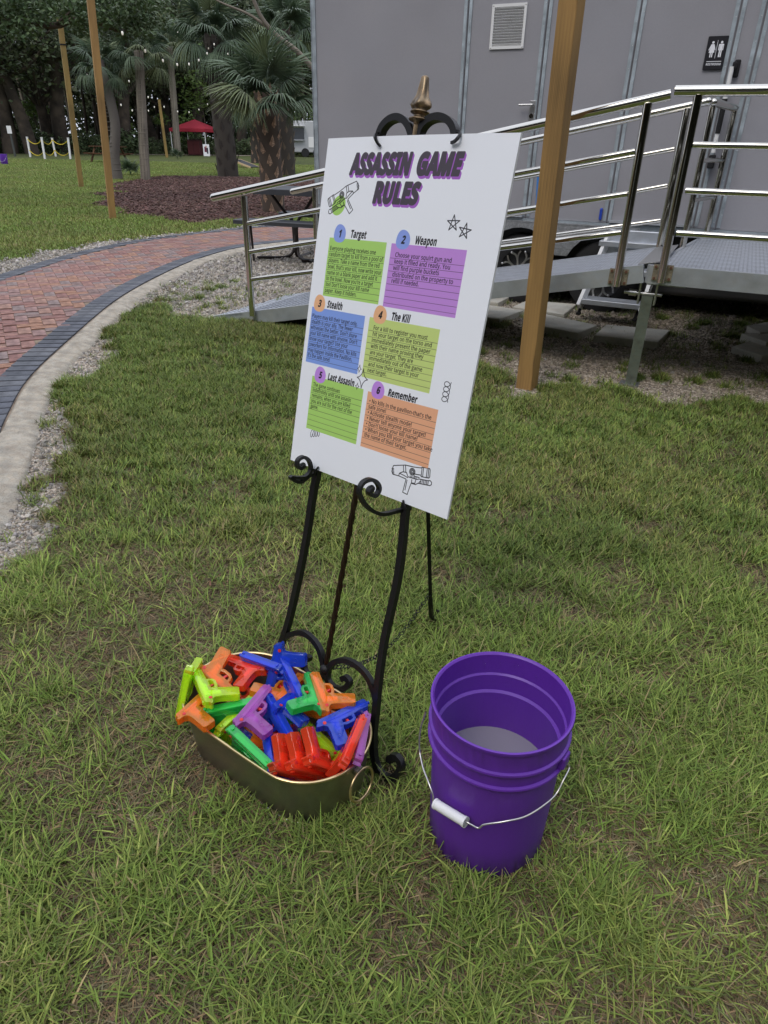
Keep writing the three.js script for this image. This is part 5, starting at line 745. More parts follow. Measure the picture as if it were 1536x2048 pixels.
function leafCloud(centers, n, size, spread, flat = 0.6) { // many small two-sided leaf sprays round clump centres
  const pos = new Float32Array(n * 18), col = new Float32Array(n * 18), nor = new Float32Array(n * 18); const a = V(), b = V(), nn = V();
  for (let i = 0; i < n; i++) {
    const c = centers[i % centers.length]; const th = rnd() * 6.283, ph = Math.acos(2 * rnd() - 1), rad = spread * c.w * Math.cbrt(rnd());
    const x = c.x + rad * Math.sin(ph) * Math.cos(th), y = c.y + rad * Math.cos(ph) * flat, z = c.z + rad * Math.sin(ph) * Math.sin(th);
    a.set(rr(-1, 1), rr(-0.6, 0.6), rr(-1, 1)).normalize(); b.set(rr(-1, 1), rr(-1, 1), rr(-1, 1)).cross(a).normalize(); nn.crossVectors(a, b); const L = size * rr(0.6, 1.4), w = L * rr(0.35, 0.6), k = rr(0.6, 1.35), yl = rr(0.9, 1.15);
    const q = [[-L, 0], [0, -w], [L, 0], [-L, 0], [L, 0], [0, w]];
    q.forEach(([s, t], m) => { const o = i * 18 + m * 3; pos[o] = x + a.x * s + b.x * t; pos[o + 1] = y + a.y * s + b.y * t; pos[o + 2] = z + a.z * s + b.z * t; col[o] = k * yl; col[o + 1] = k; col[o + 2] = k * 0.9; nor[o] = nn.x; nor[o + 1] = nn.y; nor[o + 2] = nn.z; });
  }
  const g = new THREE.BufferGeometry(); g.setAttribute('position', new THREE.BufferAttribute(pos, 3)); g.setAttribute('normal', new THREE.BufferAttribute(nor, 3)); g.setAttribute('color', new THREE.BufferAttribute(col, 3)); return g;
}
const oakLeaf = leafM(0.06, 0.085, 0.04), oakLeaf2 = leafM(0.085, 0.115, 0.05), shrubLeaf = leafM(0.08, 0.12, 0.045), brightLeaf = leafM(0.10, 0.17, 0.03);
{
  const oakKinds = [];
  const makeOak = (foot, h, lean, mat, label, bare) => {
    const o = thing('oak_tree', label, 'tree', foot, rr(0, 6), 'oaks of the dark woods'); const r = h * 0.032; const top = V(lean, h * 0.55, lean * 0.5);
    const tr = part('trunk', [taperTube([V(0, -0.2, 0), V(lean * 0.2, h * 0.15, 0.1), V(lean * 0.7, h * 0.35, -0.1), top], r * 1.25, r * 0.55)], barkM, o); const cen = [];
    const limbs = []; for (let k = 0; k < 7; k++) { const a = k * 0.9 + rr(0, 0.5), L = h * rr(0.3, 0.48), y0 = h * rr(0.22, 0.52), s = V(lean * y0 / h * 1.6, y0, 0), e = V(s.x + Math.cos(a) * L, y0 + L * rr(0.25, 0.8), Math.sin(a) * L), md = s.clone().lerp(e, 0.5).add(V(rr(-0.5, 0.5), rr(-0.5, 0.3), rr(-0.5, 0.5))); limbs.push(taperTube([s, md, e], r * 0.42, r * 0.1, 8, 6)); for (let q = 0; q < 3; q++) { const p = md.clone().lerp(e, q / 2).add(V(rr(-1, 1), rr(-0.3, 0.9), rr(-1, 1))); cen.push({ x: p.x, y: p.y, z: p.z, w: rr(1.2, 2.1) }); } }
    for (let k = 0; k < 8; k++) cen.push({ x: lean + rr(-3, 3), y: h * rr(0.6, 0.95), z: rr(-3, 3), w: rr(1.4, 2.2) });
    limbs.forEach((l) => part('limb', l, barkM, tr)); part('crown', leafCloud(cen, bare ? 1600 : 3600, 0.16, 1.15), mat, o); return o;
  };
  const spots = [[8, 306, 12], [22, 307, 13], [66, 308, 12], [100, 306, 11], [130, 307, 13], [176, 307, 13], [206, 306, 11], [238, 309, 14], [268, 307, 12], [300, 306, 13], [372, 308, 12], [425, 307, 13], [480, 309, 12], [520, 308, 14], [-70, 308, 13], [-30, 307, 12], [580, 309, 13], [640, 309, 13]];
  const proto = [0, 1, 2, 3].map((k) => { const [x, y, h] = spots[k]; const f = onGround(x, y); return makeOak(f, h, rr(-1.6, 1.6), k % 2 ? oakLeaf2 : oakLeaf, 'dark evergreen oak standing in the shaded woods beyond the lawn', k === 3); }); void oakKinds;
  spots.slice(4).forEach(([x, y, h], i) => { const f = onGround(x, y); f.z -= rr(0, 7); f.y = groundY(f.x, f.z); const c = copyOf(proto[i % 4], f, rr(0, 6.28)); const s = h / 12 * rr(0.9, 1.15); c.scale.set(s, s * rr(0.9, 1.15), s); });
  // oaks standing behind the viewer, mirrored by the steel rails and closing off the low sky there
  [[-13, 3], [-11.5, 8], [-7, 11], [-2.5, 12.5], [2, 11.5], [6.5, 12], [10.5, 9], [13.5, 4.5], [-16, 12], [-9, 16], [0, 17], [9, 16.5], [16, 11]].forEach(([x, z], i) => { const c = copyOf(proto[i % 3], V(x, 0, z), rr(0, 6.28), 'evergreen oak standing on the lawn facing the poster and trailer', 'oaks facing the trailer'); const q = rr(0.85, 1.1); c.scale.set(q, q, q); });
  // deep woods behind, one continuous mass
  const clump = leafCloud([{ x: 0, y: 0, z: 0, w: 1 }], 70, 0.2, 1.25, 0.8), N = 5200; const woods = new THREE.InstancedMesh(clump, leafM(0.05, 0.07, 0.03), N); woods.name = 'deep_woods'; const mm = new THREE.Matrix4(), qq = new THREE.Quaternion(), cc = new THREE.Color();
  for (let i = 0; i < N; i++) { const z = -rr(66, 88), x = rr(-78, 22), y = groundY(x, z) + Math.pow(rnd(), 0.8) * 17; qq.setFromEuler(new THREE.Euler(rr(0, 6), rr(0, 6), rr(0, 6))); const s = rr(0.7, 1.5); mm.compose(V(x, y, z), qq, V(s, s, s)); woods.setMatrixAt(i, mm); const k = rr(0.5, 1.5); woods.setColorAt(i, cc.setRGB(k * rr(0.9, 1.2), k, k * 0.9)); }
  scene.add(woods); tag(woods, 'deep dark mass of woodland foliage closing the view', 'woods', null, 'stuff');
  { // dense wood edge behind the viewer, seen only as the dark tone in the steel
    const N2 = 3600, back = new THREE.InstancedMesh(clump, leafM(0.05, 0.07, 0.03), N2); back.name = 'wood_edge'; for (let i = 0; i < N2; i++) { const a = rr(-0.25, Math.PI + 0.25), d = rr(17, 23), x = Math.cos(a) * d, z = Math.sin(a) * d, y = Math.pow(rnd(), 1.1) * 9.5; qq.setFromEuler(new THREE.Euler(rr(0, 6), rr(0, 6), rr(0, 6))); const s = rr(0.9, 1.6); mm.compose(V(x, y, z), qq, V(s, s, s)); back.setMatrixAt(i, mm); const k = rr(0.5, 1.5); back.setColorAt(i, cc.setRGB(k * rr(0.9, 1.2), k, k * 0.9)); } scene.add(back); tag(back, 'dense leafy wood edge facing the trailer and its rails', 'woods', null, 'stuff');
  }
  // trunks in the woods that can be told apart
  const tk = [15, 45, 58, 84, 95, 118, 148, 160, 192, 220, 255, 282, 312, 345, 365, 390, 410, 440, 500, 540]; tk.forEach((px, i) => { const f = onGround(px, 306 + (i % 3)); f.z -= rr(3, 10); f.x *= 1.08; f.y = groundY(f.x, f.z); const o = thing('bare_trunk', 'slender bare tree trunk standing in the dark woods', 'tree', f, 0, 'slender trunks in the woods'); const l = rr(-1, 1); part('trunk', [taperTube([V(0, -0.2, 0), V(l * 0.3, 3, 0), V(l * 0.4, 6, 0.2), V(l, 10, 0)], rr(0.12, 0.26), 0.08, 10, 7)], i % 3 ? barkDark : barkPale, o); part('branch', [taperTube([V(l * 0.35, 4, 0), V(l * 0.3 + rr(-1.6, 1.6), 5.5, 0.5), V(l * 0.3 + rr(-2, 2), 7, 0.5)], 0.06, 0.02, 6, 5)], barkDark, o); });
  // hedge of shrubs along the track
  const sp = []; for (let px = -40; px < 640; px += 24) sp.push([px + rr(-7, 7), 309 + px * 0.008]);
  let shrub0 = null; sp.forEach(([px, py], i) => { const f = onGround(px, py - 2.2); if (!f) return; f.z -= 1.2; f.y = groundY(f.x, f.z); if (!shrub0) { shrub0 = thing('shrub', 'rounded leafy shrub in the hedge along the wood edge', 'shrub', f, 0, 'hedge shrubs'); part('foliage', leafCloud([{ x: 0, y: 0.5, z: 0, w: 0.7 }, { x: 0.5, y: 0.4, z: 0.1, w: 0.55 }, { x: -0.5, y: 0.45, z: 0, w: 0.6 }, { x: 0, y: 0.9, z: 0, w: 0.5 }], 520, 0.1, 1, 0.8), shrubLeaf, shrub0); part('stems', [rod(V(0, -0.05, 0), V(0.1, 0.7, 0), 0.03, 5), rod(V(0, -0.05, 0), V(-0.3, 0.6, 0.1), 0.025, 5)], barkDark, shrub0); } else { const c = copyOf(shrub0, f, rr(0, 6)); const s = rr(0.75, 1.35); c.scale.set(s * 1.1, s, s); } });
}
// ------------------------------------------------------------ cabbage palms
const frondM = [leafM(0.10, 0.15, 0.085), leafM(0.075, 0.12, 0.07), leafM(0.14, 0.175, 0.08)], deadM = leafM(0.16, 0.11, 0.06);
function fanLeaf(R, droop, n = 42) { // costapalmate leaf: petiole along +x, folded segments fanning and drooping
  const pos = [], idx = [], col = []; const add = (p, k) => { pos.push(p.x, p.y, p.z); col.push(k, k, k * 0.95); return pos.length / 3 - 1; };
  const pet = R * 0.85; const strip2 = (pts, w) => { let prev = null; pts.forEach(([p, side, k], i) => { const hw = w * (1 - (i / (pts.length - 1)) ** 2.2) * 0.5 + 0.002; const a = add(p.clone().addScaledVector(side, hw), k), b = add(p.clone().addScaledVector(side, -hw), k); if (prev) idx.push(prev[0], prev[1], a, prev[1], b, a); prev = [a, b]; }); };
  strip2([0, 0.25, 0.5, 0.75, 1].map((t) => [V(pet * t, R * 0.22 * Math.sin(t * 1.4), 0), V(0, 0, 1), 1.1]), 0.06);
  const base = V(pet, R * 0.22 * Math.sin(1.4), 0);
  for (let k = 0; k < n; k++) { const a = lerp(-2.15, 2.15, (k + 0.5) / n) + rr(-0.03, 0.03), L = R * (1.0 - 0.22 * Math.abs(a) / 2.15) * rr(0.9, 1.08), dir = V(Math.cos(a), 0.12 - 0.1 * Math.abs(a), Math.sin(a)).normalize(), side = V(-Math.sin(a), k % 2 ? 0.55 : -0.55, Math.cos(a)).normalize(), tone = rr(0.75, 1.25); const pts = []; for (let i = 0; i <= 6; i++) { const t = i / 6, p = base.clone().addScaledVector(dir, L * t); p.y -= droop * R * Math.pow(Math.max(0, t - 0.25), 1.8) * (1.1 + rr(-0.1, 0.1)) + 0.12 * R * Math.abs(a) / 2; pts.push([p, side, tone]); } strip2(pts, R * 0.05); }
  const g = new THREE.BufferGeometry(); g.setAttribute('position', new THREE.Float32BufferAttribute(pos, 3)); g.setAttribute('color', new THREE.Float32BufferAttribute(col, 3)); g.setIndex(idx); g.computeVertexNormals(); return g;
}
const fans = [[1, 0.35], [1, 0.75], [1, 1.15]].map(([R, d]) => fanLeaf(R, d));
function palm(foot, topPt, rBase, rTop, n, R, trunkMat, boots, label, opt = {}) {
  const o = thing('palm_tree', label, 'palm', foot, 0, opt.group); const T = topPt.clone().sub(foot), H = T.y; const mid = T.clone().multiplyScalar(0.5); mid.x += opt.bend || 0;
  const tr = part('trunk', [taperTube([V(0, -0.15, 0), T.clone().multiplyScalar(0.2), mid, T.clone()], rBase, rTop, 18, 14)], trunkMat, o);
  if (boots) { const l = [], cnt = Math.floor(H * boots); for (let k = 0; k < cnt; k++) { const t = (k + 0.5) / cnt, a = k * 2.399, y = t * H, r = lerp(rBase, rTop, t) * 0.95, c = T.clone().multiplyScalar(t); const g = new THREE.ConeGeometry(rBase * 0.5, rBase * 1.5, 4, 1); g.scale(1, 1, 0.4); g.rotateX(0.38); g.translate(0, rBase * 0.5, r); g.rotateZ(0); g.rotateY(a); g.translate(c.x, y - rBase * 0.4, c.z); l.push(g); } part('leaf_bases', l, opt.bootMat || trunkMat, tr); }
  else { const l = []; for (let y = 0.15; y < H; y += rr(0.09, 0.2)) { const t = y / H, c = T.clone().multiplyScalar(t), g = new THREE.TorusGeometry(lerp(rBase, rTop, t) * 0.985, rr(0.006, 0.012), 5, 14); g.rotateX(Math.PI / 2); g.translate(c.x + rr(-0.01, 0.01), y, c.z); l.push(g); } part('trunk_rings', l, trunkMat, tr); }
  for (let k = 0; k < n; k++) { const a = k * 2.399 + rr(-0.2, 0.2), e = lerp(1.3, opt.low ?? -0.5, Math.pow(k / n, 0.8)) + rr(-0.12, 0.12), f = part('frond', fans[e > 0.6 ? 0 : e > -0.1 ? 1 : 2], k > n * 0.9 && opt.dead ? deadM : pick(frondM), o); f.position.copy(T); f.position.y -= lerp(0, 0.35, k / n); f.rotation.order = 'YZX'; f.rotation.set(rr(-0.3, 0.3), a, e); const s = R * rr(0.85, 1.12); f.scale.set(s, s, s); }
  return o;
}
{
  const bootBrown = std(0xffffff, 0.95, 0, { map: scaled(dataTex(128, (u, v) => { const k = 0.55 + 0.8 * fbm(u * 10, v * 10, 4, 10); return [158 * k, 130 * k, 108 * k]; }), 2) }), trunkDk = std(lin(0.05, 0.042, 0.034), 0.95);
  const f1 = onGround(548, 424), t1 = above(f1, 530, 186); palm(f1, t1, 0.24, 0.22, 24, 0.72, std(lin(0.07, 0.052, 0.04), 0.95), 24, 'cabbage palm with brown boots and drooping fan leaves in the mulch', { bootMat: bootBrown, low: -0.12 });
  const f2 = onGround(576, 352), t2 = above(f2, 566, 60); palm(f2, t2, 0.3, 0.26, 20, 0.95, trunkDk, 14, 'darker cabbage palm standing right behind the brown booted one', { bootMat: std(lin(0.10, 0.075, 0.05), 0.95) });
  const f3 = onGround(457, 353), t3 = above(f3, 425, 70); palm(f3, t3, 0.4, 0.3, 24, 0.95, trunkDk, 14, 'palm with thick dark shaggy trunk at the far edge of the mulch', { bootMat: std(lin(0.04, 0.032, 0.026), 0.95) });
  const f4 = onGround(291, 361), t4 = above(f4, 277, 96); palm(f4, t4, 0.16, 0.14, 18, 0.62, barkPale, 0, 'slim ringed palm trunk rising from the mulch edge');
  const f5 = onGround(236, 360), t5 = above(f5, 198, 120); palm(f5, t5, 0.18, 0.13, 14, 0.6, std(lin(0.13, 0.115, 0.10), 0.95), 0, 'leaning palm trunk behind the tall timber post', { bend: 0.2 });
  const f6 = onGround(356, 312), t6 = above(f6, 339, 92); palm(f6, t6, 0.24, 0.2, 18, 1.1, barkPale, 0, 'tall slim grey palm at the wood edge by the red tent');
  const f7 = onGround(512, 326), t7 = above(f7, 508, 205); palm(f7, t7, 0.28, 0.24, 20, 1.15, trunkDk, 12, 'low palm with pale green leaves behind the cornhole board', { bootMat: bootBrown });
  // young palmetto clumps at the foot of the woods
  for (const [px, py] of [[225, 312], [355, 318], [262, 352]]) { const f = onGround(px, py); const o = thing('palmetto', 'low palmetto clump growing out of the grass', 'plant', f, 0, 'palmetto clumps'); for (let k = 0; k < 9; k++) { const m = part('frond', fans[0], pick(frondM), o); m.rotation.order = 'YZX'; m.rotation.set(0, k * 2.4, rr(0.4, 1.1)); const s = rr(0.28, 0.45); m.scale.set(s, s, s); m.position.y = 0.02; } }
  // feathery limb reaching in from a cypress outside the view
  const base = EYE.clone().addScaledVector(ray(-260, 330).normalize(), 19); base.y = groundY(base.x, base.z); const cy = thing('cypress_tree', 'feathery cypress whose mossy limb crosses above the timber posts', 'tree', base); const at3 = (px, py, d) => EYE.clone().addScaledVector(ray(px, py).normalize(), d).sub(base);
  const tr = part('trunk', [taperTube([V(0, -0.2, 0), V(0.1, 2, 0), V(0, 5, 0), V(0.2, 9, 0)], 0.3, 0.14)], barkM, cy); const lp = [at3(-250, 70, 19), at3(-80, 58, 18.6), at3(20, 45, 18.4), at3(60, 44, 18.3), at3(110, 52, 18.3), at3(165, 36, 18.4), at3(240, 62, 18.6), at3(290, 55, 18.8)];
  part('limb', [taperTube([V(0, lp[0].y - 0.3, 0), ...lp], 0.14, 0.02, 40, 8), taperTube([lp[2], at3(40, 34, 18.4), at3(64, 20, 18.5)], 0.05, 0.015, 8, 6), taperTube([lp[4], at3(128, 36, 18.2), at3(150, 14, 18.2)], 0.04, 0.012, 8, 6)], barkM, tr);
  const cen = []; for (let k = 0; k < 150; k++) { const px = rr(-60, 320), py = rr(-30, 62) + 14 * Math.sin(px * 0.05), q = at3(px, py, rr(17.6, 19.4)); cen.push({ x: q.x, y: q.y, z: q.z, w: rr(0.25, 0.5) }); }
  part('crown', leafCloud(cen, 9000, 0.05, 1, 0.35), leafM(0.07, 0.12, 0.045), cy);
  // dead forked branch by the dark palm
  const db = EYE.clone().addScaledVector(ray(500, -40).normalize(), 24); const d0 = (px, py, d) => EYE.clone().addScaledVector(ray(px, py).normalize(), d); const gb = d0(640, 150, 24); const dead = thing('dead_tree', 'bare grey leaning dead tree behind the big palm', 'tree', V(gb.x + 0.9, groundY(gb.x, gb.z), gb.z)); void db;
  wpart('trunk', taperTube([V(gb.x + 0.9, groundY(gb.x, gb.z) - 0.1, gb.z), d0(660, 190, 24), d0(600, 108, 24), d0(548, 66, 24), d0(520, 30, 24), d0(504, -10, 24)], 0.11, 0.05, 26, 8), barkPale, dead); wpart('branch', taperTube([d0(545, 62, 24), d0(500, 30, 24.2), d0(440, 4, 24.4), d0(420, -8, 24.5)], 0.05, 0.02, 14, 6), barkPale, dead);
  // bright green undergrowth between the trunks
  for (const [px, py, s] of [[405, 215, 1.6], [352, 262, 1.1], [425, 150, 1.5], [610, 240, 1.3], [600, 60, 1.6], [66, 222, 1.0], [250, 255, 1.0]]) { const q = EYE.clone().addScaledVector(ray(px, py).normalize(), 61); const gy = groundY(q.x, q.z); const o = thing('sapling', 'bright green young tree inside the woods', 'tree', V(q.x, gy, q.z), 0, 'bright saplings in the woods'); part('trunk', [taperTube([V(0, -0.1, 0), V(0.1, (q.y - gy) * 0.5, 0), V(0, q.y - gy, 0)], 0.08, 0.03, 8, 6)], barkDark, o); part('crown', leafCloud([0, 1, 2, 3, 4].map(() => ({ x: rr(-1, 1) * s, y: q.y - gy + rr(-1.2, 1.2) * s, z: rr(-0.6, 0.6), w: rr(0.5, 0.8) * s })), 420, 0.14, 1, 0.8), brightLeaf, o); }
}
// ------------------------------------------------------------ gravel stones, mulch chips, grass
const dummy = new THREE.Object3D(), tmpC = new THREE.Color();
function scatter(name, geo, mat, items, label, category) { // items: [x, y, z, rx, ry, rz, sx, sy, sz, r, g, b]
  const m = new THREE.InstancedMesh(geo, mat, items.length); m.name = name; m.castShadow = m.receiveShadow = true;
  items.forEach((t, i) => { dummy.position.set(t[0], t[1], t[2]); dummy.rotation.set(t[3], t[4], t[5], 'YXZ'); dummy.scale.set(t[6], t[7], t[8]); dummy.updateMatrix(); m.setMatrixAt(i, dummy.matrix); m.setColorAt(i, tmpC.setRGB(t[9], t[10], t[11])); });
  scene.add(m); return tag(m, label, category, null, 'stuff');
}
function seen(x, z, m = 0.12) { const p = V(x, groundY(x, z), z).sub(EYE), d = -p.dot(camZ); if (d < 0.15) return false; return Math.abs(p.dot(camX) / d) < 0.567 + m && Math.abs(p.dot(camY) / d) < 0.756 + m; }
function rock(k) { const g = new THREE.IcosahedronGeometry(1, 0), p = g.attributes.position; for (let i = 0; i < p.count; i++) { const h = hash(Math.round(p.getX(i) * 50) + k * 77, Math.round(p.getY(i) * 50) * 31 + Math.round(p.getZ(i) * 50)), f = 0.65 + 0.6 * h; p.setXYZ(i, p.getX(i) * f, p.getY(i) * f, p.getZ(i) * f); } g.computeVertexNormals(); return g; }
const stoneM = std(0xffffff, 0.9, 0, { bumpMap: scaled(grainTex, 1), bumpScale: 0.002 });
{
  const lists = [[], [], []]; let tries = 0, n = 0;
  const tone = () => { const k = Math.pow(rnd(), 1.5); const v = lerp(0.2, 0.58, k); return [v, v * rr(0.9, 0.96), v * rr(0.76, 0.9)]; };
  while (n < 90000 && tries < 1200000) { tries++;
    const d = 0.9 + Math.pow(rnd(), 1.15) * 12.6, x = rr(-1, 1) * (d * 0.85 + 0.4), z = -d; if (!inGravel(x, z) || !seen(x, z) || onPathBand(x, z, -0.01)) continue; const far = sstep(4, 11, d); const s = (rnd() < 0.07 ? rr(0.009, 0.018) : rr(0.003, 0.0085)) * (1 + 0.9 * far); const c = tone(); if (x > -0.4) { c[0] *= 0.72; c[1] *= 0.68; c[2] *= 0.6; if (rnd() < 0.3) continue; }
    lists[n % 3].push([x, groundY(x, z) + 0.005 + s * 0.25, z, rr(0, 6), rr(0, 6), rr(0, 6), s * rr(0.8, 1.5), s * rr(0.5, 0.9), s, ...c]); n++; }
  // strays in the turf
  for (let i = 0; i < 500; i++) { const x = rr(-2.2, 3), z = rr(-6.4, -3); if (!seen(x, z) || onPathBand(x, z, 0)) continue; if (fbm(x * 2, z * 2, 2) < 0.45) continue; const s = rr(0.005, 0.017), c = tone(); lists[i % 3].push([x, groundY(x, z) + s * 0.5, z, rr(0, 6), rr(0, 6), 0, s * 1.3, s * 0.8, s, ...c]); }
  lists.forEach((l, k) => scatter(numbered('gravel_stones'), rock(k), stoneM, l, 'loose pale limestone chips covering the gravel', 'gravel'));
}
{
  const l = []; let tries = 0; while (l.length < 16000 && tries < 300000) { tries++; const x = rr(-8.5, 2), z = rr(-28, -12.5); if (!inMulch(x, z) || !seen(x, z, 0.02) || onPathBand(x, z, 0.3)) continue; const s = rr(0.03, 0.09), k = rr(0.5, 1.5); l.push([x, groundY(x, z) + 0.02 + rnd() * 0.03, z, rr(-0.5, 0.5), rr(0, 6.3), rr(-0.5, 0.5), s, s * 0.18, s * 0.4, 0.115 * k, 0.066 * k * rr(0.9, 1.1), 0.055 * k]); }
  scatter('mulch_chips', new THREE.BoxGeometry(1, 1, 1), std(0xffffff, 0.95), l, 'loose reddish brown bark chips of the mulch bed', 'mulch');
}
// grass tufts: each a handful of arched blades
function tuft(n, hMin, hMax, lean0, lean1, w, spread, seg = 4) {
  const pos = [], nor = [], col = [], idx = [];
  for (let b = 0; b < n; b++) {
    const a = rnd() * 6.283, r = spread * Math.sqrt(rnd()), bx = r * Math.cos(a), bz = r * Math.sin(a), dir = rnd() * 6.283, H = rr(hMin, hMax), l0 = rr(lean0, lean1), curl = rr(0.2, 1.1), ww = w * rr(0.7, 1.25), tn = rr(0.5, 1.35), yl = rr(0.88, 1.2); let x = 0, y = 0; const base = pos.length / 3; const sx = -Math.sin(dir), sz = Math.cos(dir);
    for (let i = 0; i <= seg; i++) { const t = i / seg, an = l0 + curl * t * t, hw = ww * 0.5 * (i === seg ? 0.06 : 1 - 0.55 * t * t); const cx = bx + Math.cos(dir) * x, cz = bz + Math.sin(dir) * x; const nx = Math.cos(dir) * -Math.cos(an), nz = Math.sin(dir) * -Math.cos(an), ny = Math.sin(an); for (const s of [-1, 1]) { pos.push(cx + sx * hw * s, y, cz + sz * hw * s); nor.push(nx * 0.8 + sx * s * 0.3, ny * 0.8 + 0.3, nz * 0.8 + sz * s * 0.3); col.push(tn * yl, tn, tn * 0.85); } x += Math.sin(an) * H / seg; y += Math.cos(an) * H / seg; y = Math.max(y, 0.001); }
    for (let i = 0; i < seg; i++) { const k = base + i * 2; idx.push(k, k + 1, k + 2, k + 1, k + 3, k + 2); }
  }
  const g = new THREE.BufferGeometry(); g.setAttribute('position', new THREE.Float32BufferAttribute(pos, 3)); g.setAttribute('normal', new THREE.Float32BufferAttribute(nor, 3)); g.setAttribute('color', new THREE.Float32BufferAttribute(col, 3)); g.setIndex(idx); return g;
}
const bladeM = new THREE.MeshPhysicalMaterial({ color: 0xffffff, roughness: 0.7, specularIntensity: 0.5, side: THREE.DoubleSide, vertexColors: true, transmission: 0.22, thickness: 0 });
const strawM = std(0xffffff, 0.85, 0, { vertexColors: true });
const tubAvoid = (x, z) => { const dx = x - TUB.x, dz = z - TUB.z, c = Math.cos(TUB.yaw), s = Math.sin(TUB.yaw), lx = dx * c + dz * s, lz = -dx * s + dz * c; const ax = Math.max(0, Math.abs(lx) - (TUB.L - TUB.W) / 2); return Math.hypot(ax, lz) < TUB.W / 2 - 0.012; };
const blocked = (x, z) => tubAvoid(x, z) || Math.hypot(x - BK.x, z - BK.z) < BK.rb + 0.004 || Math.hypot(x - 0.03, z + 1.25) < 0.06;
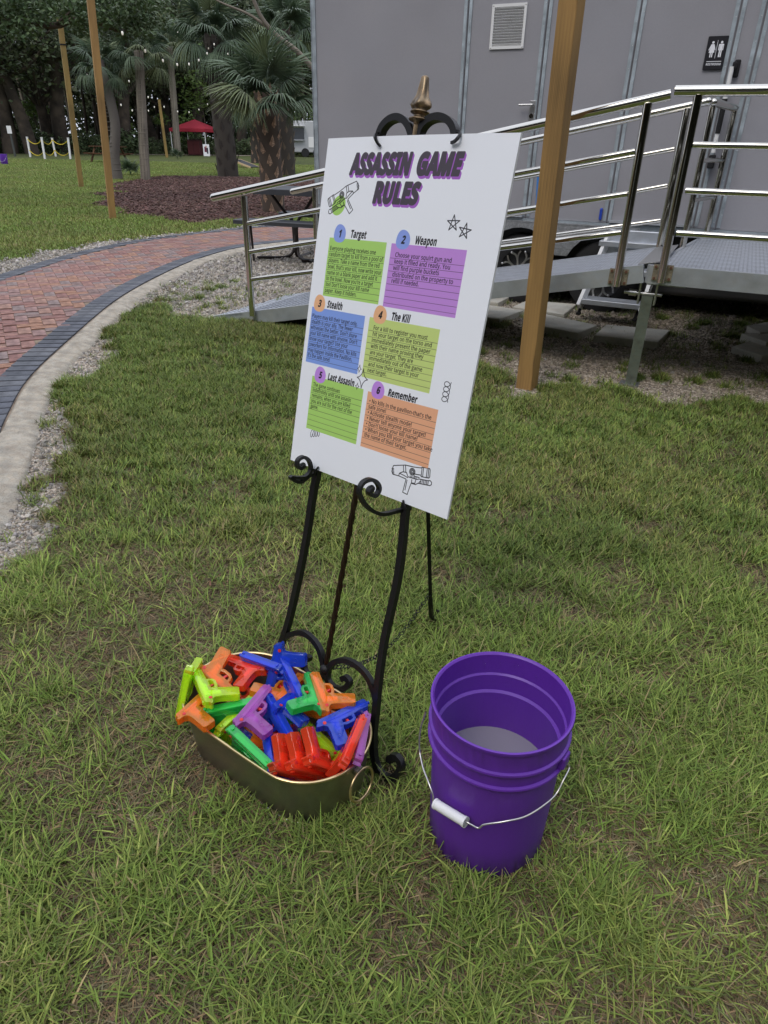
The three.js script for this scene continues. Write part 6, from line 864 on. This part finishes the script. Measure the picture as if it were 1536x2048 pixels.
{
  const kinds = [tuft(11, 0.03, 0.065, 0.3, 1.3, 0.0038, 0.02), tuft(9, 0.045, 0.085, 0.6, 1.45, 0.004, 0.024), tuft(12, 0.02, 0.05, 0.7, 1.5, 0.0036, 0.026), tuft(7, 0.055, 0.11, 0.4, 1.3, 0.0039, 0.016)];
  const midK = [tuft(16, 0.035, 0.075, 0.35, 1.4, 0.0046, 0.045, 3), tuft(15, 0.03, 0.065, 0.6, 1.5, 0.0046, 0.05, 3)];
  const farK = [tuft(20, 0.03, 0.07, 0.2, 1.2, 0.009, 0.16, 2)];
  const greens = () => { const t = rnd(), k = rr(0.7, 1.25); return t < 0.56 ? [0.175 * k, 0.27 * k, 0.056 * k] : t < 0.84 ? [0.265 * k, 0.35 * k, 0.095 * k] : t < 0.90 ? [0.13 * k, 0.205 * k, 0.055 * k] : [0.29 * k, 0.26 * k, 0.14 * k]; };
  const dens = (x, z) => { const a = fbm(x * 2.3 + 5, z * 2.3 + 11, 4), b = fbm(x * 9 + 1, z * 9 + 4, 3); return sstep(0.43, 0.58, a * 0.55 + b * 0.45); };
  const L = kinds.map(() => []), M = midK.map(() => []), F = farK.map(() => []); let n = 0;
  const edge = (x, z) => inGravel(x, z) ? (hash(Math.floor(x * 12), Math.floor(z * 12)) < 0.05 ? 0.5 : 0.012) : 1;
  const add = (list, k, x, z, s) => { const c = greens(), warm = 0.82 + 0.36 * fbm(x * 1.2 + 50, z * 1.2, 3), dry = fbm(x * 1.6 + 9, z * 1.6 + 70, 3); const w2 = sstep(0.5, 0.68, dry); list[k].push([x, groundY(x, z), z, 0, rr(0, 6.283), 0, s * rr(0.8, 1.25), s * rr(0.75, 1.3), s, c[0] * warm * (1 + 0.12 * w2), c[1] * warm, c[2] * warm * (1 + 0.15 * w2)]); };
  // near
  for (let i = 0; i < 200000; i++) { const d = rr(-0.4, 2.6), x = rr(-1, 1) * (2.0 + d * 0.4), z = -d; if (blocked(x, z) || rnd() > edge(x, z) || onPathBand(x, z, 0)) continue; if (rnd() > 0.10 + 0.58 * dens(x, z)) continue; if (n++ > 70000) break; add(L, Math.floor(rnd() * 4), x, z, rr(0.7, 1.1)); }
  // middle distance
  n = 0; for (let i = 0; i < 560000; i++) { const d = 2.4 + Math.pow(rnd(), 0.85) * 5.4, x = rr(-1, 1) * (1.5 + d * 0.8), z = -d; if (!seen(x, z, 0.35) || rnd() > edge(x, z) || onPathBand(x, z, 0)) continue; const k = dens(x, z); if (rnd() > 0.12 + 0.88 * k) continue; if (n++ > 84000) break; add(M, Math.floor(rnd() * 2), x, z, rr(0.75, 1.15)); }
  // lawn beyond the path
  n = 0; for (let i = 0; i < 400000; i++) { const d = 7.2 + Math.pow(rnd(), 1.25) * 34, x = -rr(-0.05, 1.05) * d, z = -d; if (!seen(x, z, 0.22) || inMulch(x, z) || onPathBand(x, z, 0.02) || inGravel(x, z)) continue; if (n++ > 112000) break; add(F, 0, x, z, rr(0.7, 1.1) * (0.8 + d * 0.012)); }
  L.forEach((l, k) => scatter(numbered('grass_blades'), kinds[k], bladeM, l, 'short uneven green lawn grass round the easel', 'grass'));
  M.forEach((l, k) => scatter(numbered('grass_blades'), midK[k], bladeM, l, 'short uneven green lawn grass towards the gravel', 'grass'));
  F.forEach((l, k) => scatter(numbered('grass_blades'), farK[k], bladeM, l, 'mown lawn grass beyond the brick path', 'grass'));
  // dry clippings lying flat
  const straw = tuft(9, 0.03, 0.085, 1.25, 1.55, 0.0028, 0.045, 2), S = [];
  for (let i = 0; i < 200000; i++) { const d = rr(-0.4, 5.6), x = rr(-1, 1) * (1.8 + d * 0.6), z = -d; if (blocked(x, z) || inGravel(x, z) || onPathBand(x, z, 0)) continue; if (rnd() > 0.4 + 0.6 * (1 - dens(x, z))) continue; if (S.length > 62000) break; const k = rr(0.5, 1.3), t = rnd(); const c = t < 0.7 ? [0.22, 0.17, 0.10] : t < 0.9 ? [0.12, 0.085, 0.055] : [0.34, 0.29, 0.19]; S.push([x, groundY(x, z) + rr(0.002, 0.014), z, rr(-0.08, 0.08), rr(0, 6.28), rr(-0.08, 0.08), 1, 1, 1, c[0] * k, c[1] * k, c[2] * k]); }
  scatter('dry_clippings', straw, strawM, S, 'dry straw coloured clippings lying between the grass', 'grass clippings');
  // a few broad weed blades and bark flakes
  const flat = new THREE.BoxGeometry(1, 0.12, 0.34), K = []; flat.setAttribute('color', new THREE.BufferAttribute(new Float32Array(72).fill(1), 3)); for (let i = 0; i < 160; i++) { const d = rr(0.4, 4), x = rr(-1, 1) * (0.75 + d * 0.6), z = -d; if (!seen(x, z) || blocked(x, z) || inGravel(x, z)) continue; const s = rr(0.008, 0.028), k = rr(0.6, 1.4); K.push([x, groundY(x, z) + rr(0.01, 0.03), z, rr(-0.4, 0.4), rr(0, 6), rr(-0.4, 0.4), s, s, s, 0.16 * k, 0.085 * k, 0.05 * k]); }
  scatter('bark_flakes', flat, strawM, K, 'small brown bark flakes caught in the grass', 'bark');
}
scene.traverse((o) => { if (o.isMesh) { o.castShadow = true; o.receiveShadow = true; } });
renderer.setSize(768, 1024);
renderer.render(scene, camera);
